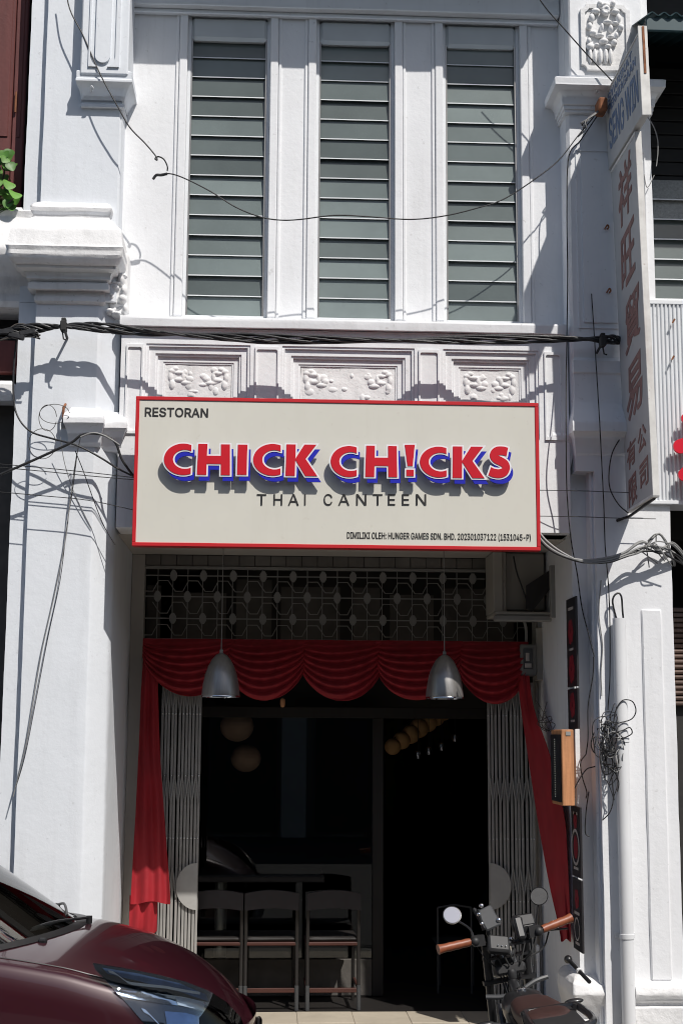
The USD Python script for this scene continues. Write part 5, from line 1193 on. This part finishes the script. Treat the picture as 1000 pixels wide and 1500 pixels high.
for py, lab in ((718, 'upper thin wire stretched across the right pier beside the signboard'), (756, 'lower thin wire stretched across the right pier beside the signboard')):
    wire('stretched_wire', lab, [(786, py, -.06), (850, py + 1, -.12), (905, py + 3, -.1), (960, py + 4, -.1)], .0026)
LO = thing('wire_loops', 'thin wire loops curling beside the small ledge on the left pilaster', 'wire', P(70, 615, -.1))
for cx_, cy_, ra_, rb_ in ((70, 612, 13, 19), (80, 606, 22, 14), (62, 650, 20, 22)):
    MB().tube([P(cx_ + ra_ * math.cos(a), cy_ + rb_ * math.sin(a), -.12 + .02 * math.sin(a)) for a in np.linspace(.3, 6.2, 14)], .0022, 5, 4).build('loop', 'brown_wire', LO, 60)
IN = thing('wall_insulator', 'rusty wall bracket with a wire anchor above the small left ledge', 'bracket', P(94, 600, -.05))
MB().tube([P(96, 592, 0), P(93, 596, -.06), P(93, 622, -.06)], .008, 6).build('arm', 'rust', IN)
MB().add(lathe([(.001, 0), (.014, 0), (.017, .03), (.012, .05), (.016, .07), (.001, .075)], P(93, 628, -.06), n=14)).build('insulator', 'gate_grey', IN)
for px, py, lab in ((133, 131, 'small wire eye hook on the left corbel'), (872, 135, 'bent anchor bolt on the right corbel'), (886, 334, 'upper rusty nail on the right pilaster'), (889, 427, 'open plug hole fitting on the right pilaster')):
    e_ = thing('wall_hook', lab, 'hook', P(px, py, -.06)); c = P(px, py, -.02 if py > 200 else -.08)
    MB().tube([c + (0, .09, 0), c + (0, -.01, 0), c + (.008, -.03, .012), c + (.018, -.02, .0), c + (.008, -.012, -.012)], .0055, 6, 4).build('hook_bar', 'rust' if py > 200 else 'pvc', e_)
JB = thing('junction_wires', 'rusty bracket with coiled wires beside the top of the blade sign', 'bracket', P(882, 155, -.15))
MB().box(*sorted((X(876, 155, -.15), X(889, 155, -.15))), -.17, -.05, Z(162, 882, -.15), Z(143, 882, -.15), .01).build('bracket_block', 'rust', JB)
for k in range(5): MB().tube([P(880, 158, -.12), P(870 - 3 * k, 168 + 2 * k, -.14), P(850 + 2 * k, 180 + 2 * k, -.13), P(862 - 4 * k, 176 + 6 * k, -.08)], .0045, 6, 5).build('wire', 'black_cable' if k % 2 else 'grey_cable', JB, 60)

# ------------------------------------------------------------------ neighbour on the right
YN = .30
NR = thing('neighbouring_shophouse', 'dark neighbouring shopfront behind the blade sign with louvre window and corrugated panel', 'shophouse', (X(970, 800, YN), YN, 0))
nx0, nx1 = X(936, 600, YN), X(936, 600, YN) + 3.2
zw0, zw1 = Z(438, 970, YN), Z(262, 970, YN)
MB().box(nx0 - .05, nx1, YN + .30, YN + .4, Z(780, 970, YN), TOP).build('wall', 'dark_timber', NR)
zl = np.linspace(Z(268, 970, YN), Z(88, 970, YN), 10)
for k in range(9):
    MB().box(nx0, nx1, YN + .10, YN + .15, zl[k] + .004, zl[k + 1] - .004, .004).build('dark_plank', 'dark_timber', NR)
wn = MB().box(nx0 + .01, nx0 + .04, YN - .01, YN + .05, zw0, zw1, .003).box(nx0 + .01, nx1, YN - .02, YN + .06, zw0 - .03, zw0, .004).box(nx0 + 1.0, nx0 + 1.04, YN - .01, YN + .05, zw0, zw1, .003).build('window', 'white_frame', NR)
hh_ = (zw1 - zw0) / 6
for k in range(6):
    for a in (nx0 + .045, nx0 + 1.045):
        MB().add(hull([(x, y, z) for x in (a, a + .95) for y, z in ((YN + .01, zw0 + k * hh_), (YN + .016, zw0 + k * hh_), (YN + .045, zw0 + (k + 1) * hh_ + .01), (YN + .039, zw0 + (k + 1) * hh_ + .01))])).build('louvre_blade', 'frosted_glass' if k > 3 else 'louvre_glass', wn)
        MB().box(a, a + .95, YN + .004, YN + .009, zw0 + k * hh_ - .003, zw0 + k * hh_ + .004).build('blade_edge', 'white_frame', wn)
MB().box(nx0 - .012, nx0 + .006, YN - .05, YN - .01, zw0, zw1, .003).build('rusty_strip', 'orange_wood', NR)
# corrugated fascia panel
YK = -.02
zk0, zk1 = Z(733, 975, YK), Z(446, 975, YK)
kx0 = X(938, 600, YK); pts = []
xs = np.arange(kx0, kx0 + 2.4, .0038)
cor = np.array([[(x, YK - .006 * (1 if math.sin(2 * math.pi * x / .026) > .2 else (-1 if math.sin(2 * math.pi * x / .026) < -.2 else math.sin(2 * math.pi * x / .026) * 5)), z) for z in (zk0, zk1)] for x in xs])
CP = MB().add(grid(cor)).build('corrugated_panel', 'corrugated', NR, 20)
MB().box(kx0 - .01, kx0 + 2.4, YK - .012, YK + .25, zk0 - .025, zk0 - .002, .003).build('panel_edge', 'white_frame', NR)
MB().box(kx0, kx0 + 2.4, YK + .012, YK + .25, zk0, zk1, .003).build('panel_core', 'cabinet_beige', NR)
MB().box(kx0, kx0 + 2.4, YK - .008, YK + .25, zk1 + .001, zk1 + .03, .003).build('panel_edge', 'white_frame', NR)
for px, py in ((985, 472), (984, 526)):
    MB().tube([P(px, py, YK - .01), P(px, py, YK - .05), P(px + 3, py - 5, YK - .05)], .006, 6).build('bolt', 'rust', NR)
rcx = .075
rc = unary_union([LineString([(-.02, .06), (.07, .09), (.16, .12)]).buffer(.045), LineString([(.09, .32), (.07, .02), (.05, -.22)]).buffer(.038), LineString([(.10, -.02), (.0, -.12)]).buffer(.04), LineString([(.1, -.02), (.2, -.1)]).buffer(.04), LineString([(.02, .24), (.16, .27)]).buffer(.03)])
c = P(983, 668, YK - .06); MB().add(extr(rc, .02, (c[0] + .075, c[1], c[2] + .0), EX, EZ)).build('raised_character', 'raised_red', NR)
MB().tube([(c[0] + .09, YK - .06, c[2] + .06), (c[0] + .09, YK, c[2] + .06)], .008, 6).build('character_pin', 'steel_dark', NR)
MB().box(kx0, kx0 + 2.4, YK + .255, 1.4, zk0 + .1, zk0 + .16).build('soffit', 'dark_timber', NR)
MB().box(xR3 + .004, xR3 + 3.2, .62, .72, 0, Z(890, 990, .62)).build('shutter_backing', 'dark_timber', NR)
zs_ = Z(893, 990, .55); k = 0
while zs_ - .034 * k > Z(1035, 990, .55):
    MB().add(tube([(xR3 + .01, .58, zs_ - .034 * k), (xR3 + 3.0, .58, zs_ - .034 * k)], .0145, 8)).build('shutter_slat', 'slat_brown', NR); k += 1
# awning
aw = []
YA = -.46
ax0 = X(946, 20, YA); xs = np.arange(ax0, ax0 + 2.6, .012)
zaf = Z(22, 970, YA)
g_ = np.array([[(x, y, z + .012 * math.sin(2 * math.pi * x / .075)) for y, z in ((YA - .02, zaf), (.62, zaf + .36))] for x in xs])
AW = thing('awning', 'weathered teal corrugated awning jutting over the neighbouring window', 'awning', (ax0 + 1, -.2, zaf))
MB().add(sheet(g_, .006)).build('corrugated_sheet', 'awning_teal', AW, 50)
MB().box(ax0, ax0 + 2.6, YA, YA + .025, zaf - .10, zaf - .015, .004).build('fascia', 'awning_teal', AW)
MB().box(ax0, ax0 + .03, YA + .03, .25, zaf - .06, zaf - .02, .004).build('rafter', 'dark_timber', AW)
MB().box(ax0 + 1.2, ax0 + 1.23, YA + .03, .25, zaf - .06, zaf - .02, .004).build('rafter', 'dark_timber', AW)
SW_ = thing('stray_wire', 'pale bent wire dangling in the dark gap under the awning', 'wire', P(960, 200, -.05))
MB().tube([P(945, 166, -.05), P(957, 185, -.05), P(963, 205, -.05), P(963, 225, -.05), P(961, 243, -.05)], .0035, 6, 5).build('strand', 'grey_cable', SW_)
MB().tube([P(943, 255, -.05), P(946, 272, -.05), P(950, 272, -.05), P(958, 256, -.05)], .003, 6, 5).build('strand', 'grey_cable', SW_)

# ------------------------------------------------------------------ neighbour on the left
NL = thing('red_shuttered_house', 'neighbouring house at the far left with dark red timber shutters', 'house', (xL0 - 1, .3, 0))
lx = xL0 - .004
MB().box(lx - 3.2, lx, .34, .44, 0, Z(560, 5, .34)).build('lower_wall', 'dim_board', NL); MB().box(lx - 3.2, lx, .40, .5, Z(560, 5, .34) + .002, TOP).build('wall', 'dark_timber', NL)
for a, b in ((0, .075), (.08, .45), (.46, .85)):
    sh_ = MB().box(lx - .05 - b, lx - .05 - a, .24, .29, Z(340, 5, .24), TOP, .005).build('shutter', 'shutter_red', NL)
    MB().box(lx - .05 - b + .03, lx - .05 - a - .02, .232, .2395, Z(200, 5, .24), TOP - .1, .003).build('shutter_panel', 'shutter_red', sh_)
MB().tube([(lx - .105, .225, Z(165, 5, .24)), (lx - .105, .225, Z(135, 5, .24))], .007, 6).build('bolt', 'rust', NL)
MB().box(lx - .5, lx - .012, .22, .30, Z(545, 5, .22), Z(498, 5, .22), .006).build('red_board', 'shutter_red', NL)
MB().add(rough(cbox(lx - .6, lx - .003, .10, .3, Z(585, 5, .1), Z(556, 5, .1), .03), .04, .004, 8, 2)).build('ledge', 'plaster_old', NL)
VN = thing('creeper', 'green creeper with rounded leaves spilling over the left capital', 'plant', P(5, 300, .1))
MB().tube([P(-30, 310, .15), P(-5, 285, .1), P(6, 255, .06), P(4, 225, .08)], .006, 6, 5).tube([P(-20, 315, .1), P(8, 300, .02), P(20, 290, -.02)], .005, 6, 4).build('stem', 'stem', VN)
for k in range(70):
    px, py = rng.uniform(-40, 16), rng.uniform(222, 312)
    if k < 9: px, py = ((3, 228), (8, 244), (4, 262), (14, 283), (8, 290), (24, 292), (16, 303), (3, 306), (22, 284))[k]
    c = P(px, py, rng.uniform(-.02, .14)); r = rng.uniform(.024, .042); a_ = np.linspace(0, 2 * math.pi, 14, endpoint=False)
    lv = np.stack([r * np.cos(a_) * (1 + .15 * np.cos(2 * a_)), r * np.sin(a_) * 1.1 + r * .25 * (np.abs(np.cos(a_)) - .5), .18 * r * np.cos(2 * a_)], 1)
    lv = np.vstack([[0, 0, -.1 * r], lv]); f = [[0, i + 1, (i + 1) % 14 + 1] for i in range(14)]
    t_ = trimesh.transformations.euler_matrix(math.radians(rng.uniform(30, 100)), rng.uniform(-.7, .7), rng.uniform(-.6, .6)); m = trimesh.Trimesh(lv, f, process=False); m.apply_transform(t_); m.apply_translation(c)
    MB().add(m).build('leaf', 'leaf' if rng.random() < .5 else 'leaf_light', VN, 60)

# ------------------------------------------------------------------ across the street (seen in panes, mirror and paint)
OP = thing('facing_shophouse_row', 'shaded shophouse row across the street, seen only as reflections in the glass', 'shophouses', (0, -17, 0))
MB().box(-26, 26, -21, -17, 0, 7.6).build('wall', 'kerb_stone', OP)
MB().box(-26, 26, -17.9, -16.2, 7.61, 7.8).build('roof_eave', 'rust', OP)
for i in range(-6, 6):
    x = i * 4.2 + 1
    MB().box(x, x + 3.4, -16.99, -16.93, .1, 3.0).build('shop_opening', 'room_dark', OP)
    for k in range(3): MB().box(x + .25 + k * 1.05, x + 1.0 + k * 1.05, -16.99, -16.94, 4.2, 6.4).build('window', 'dark_timber', OP)
    MB().box(x + 3.5, x + 4.0, -16.99, -16.8, 0, 7.6).build('pilaster', 'plaster_shade', OP)
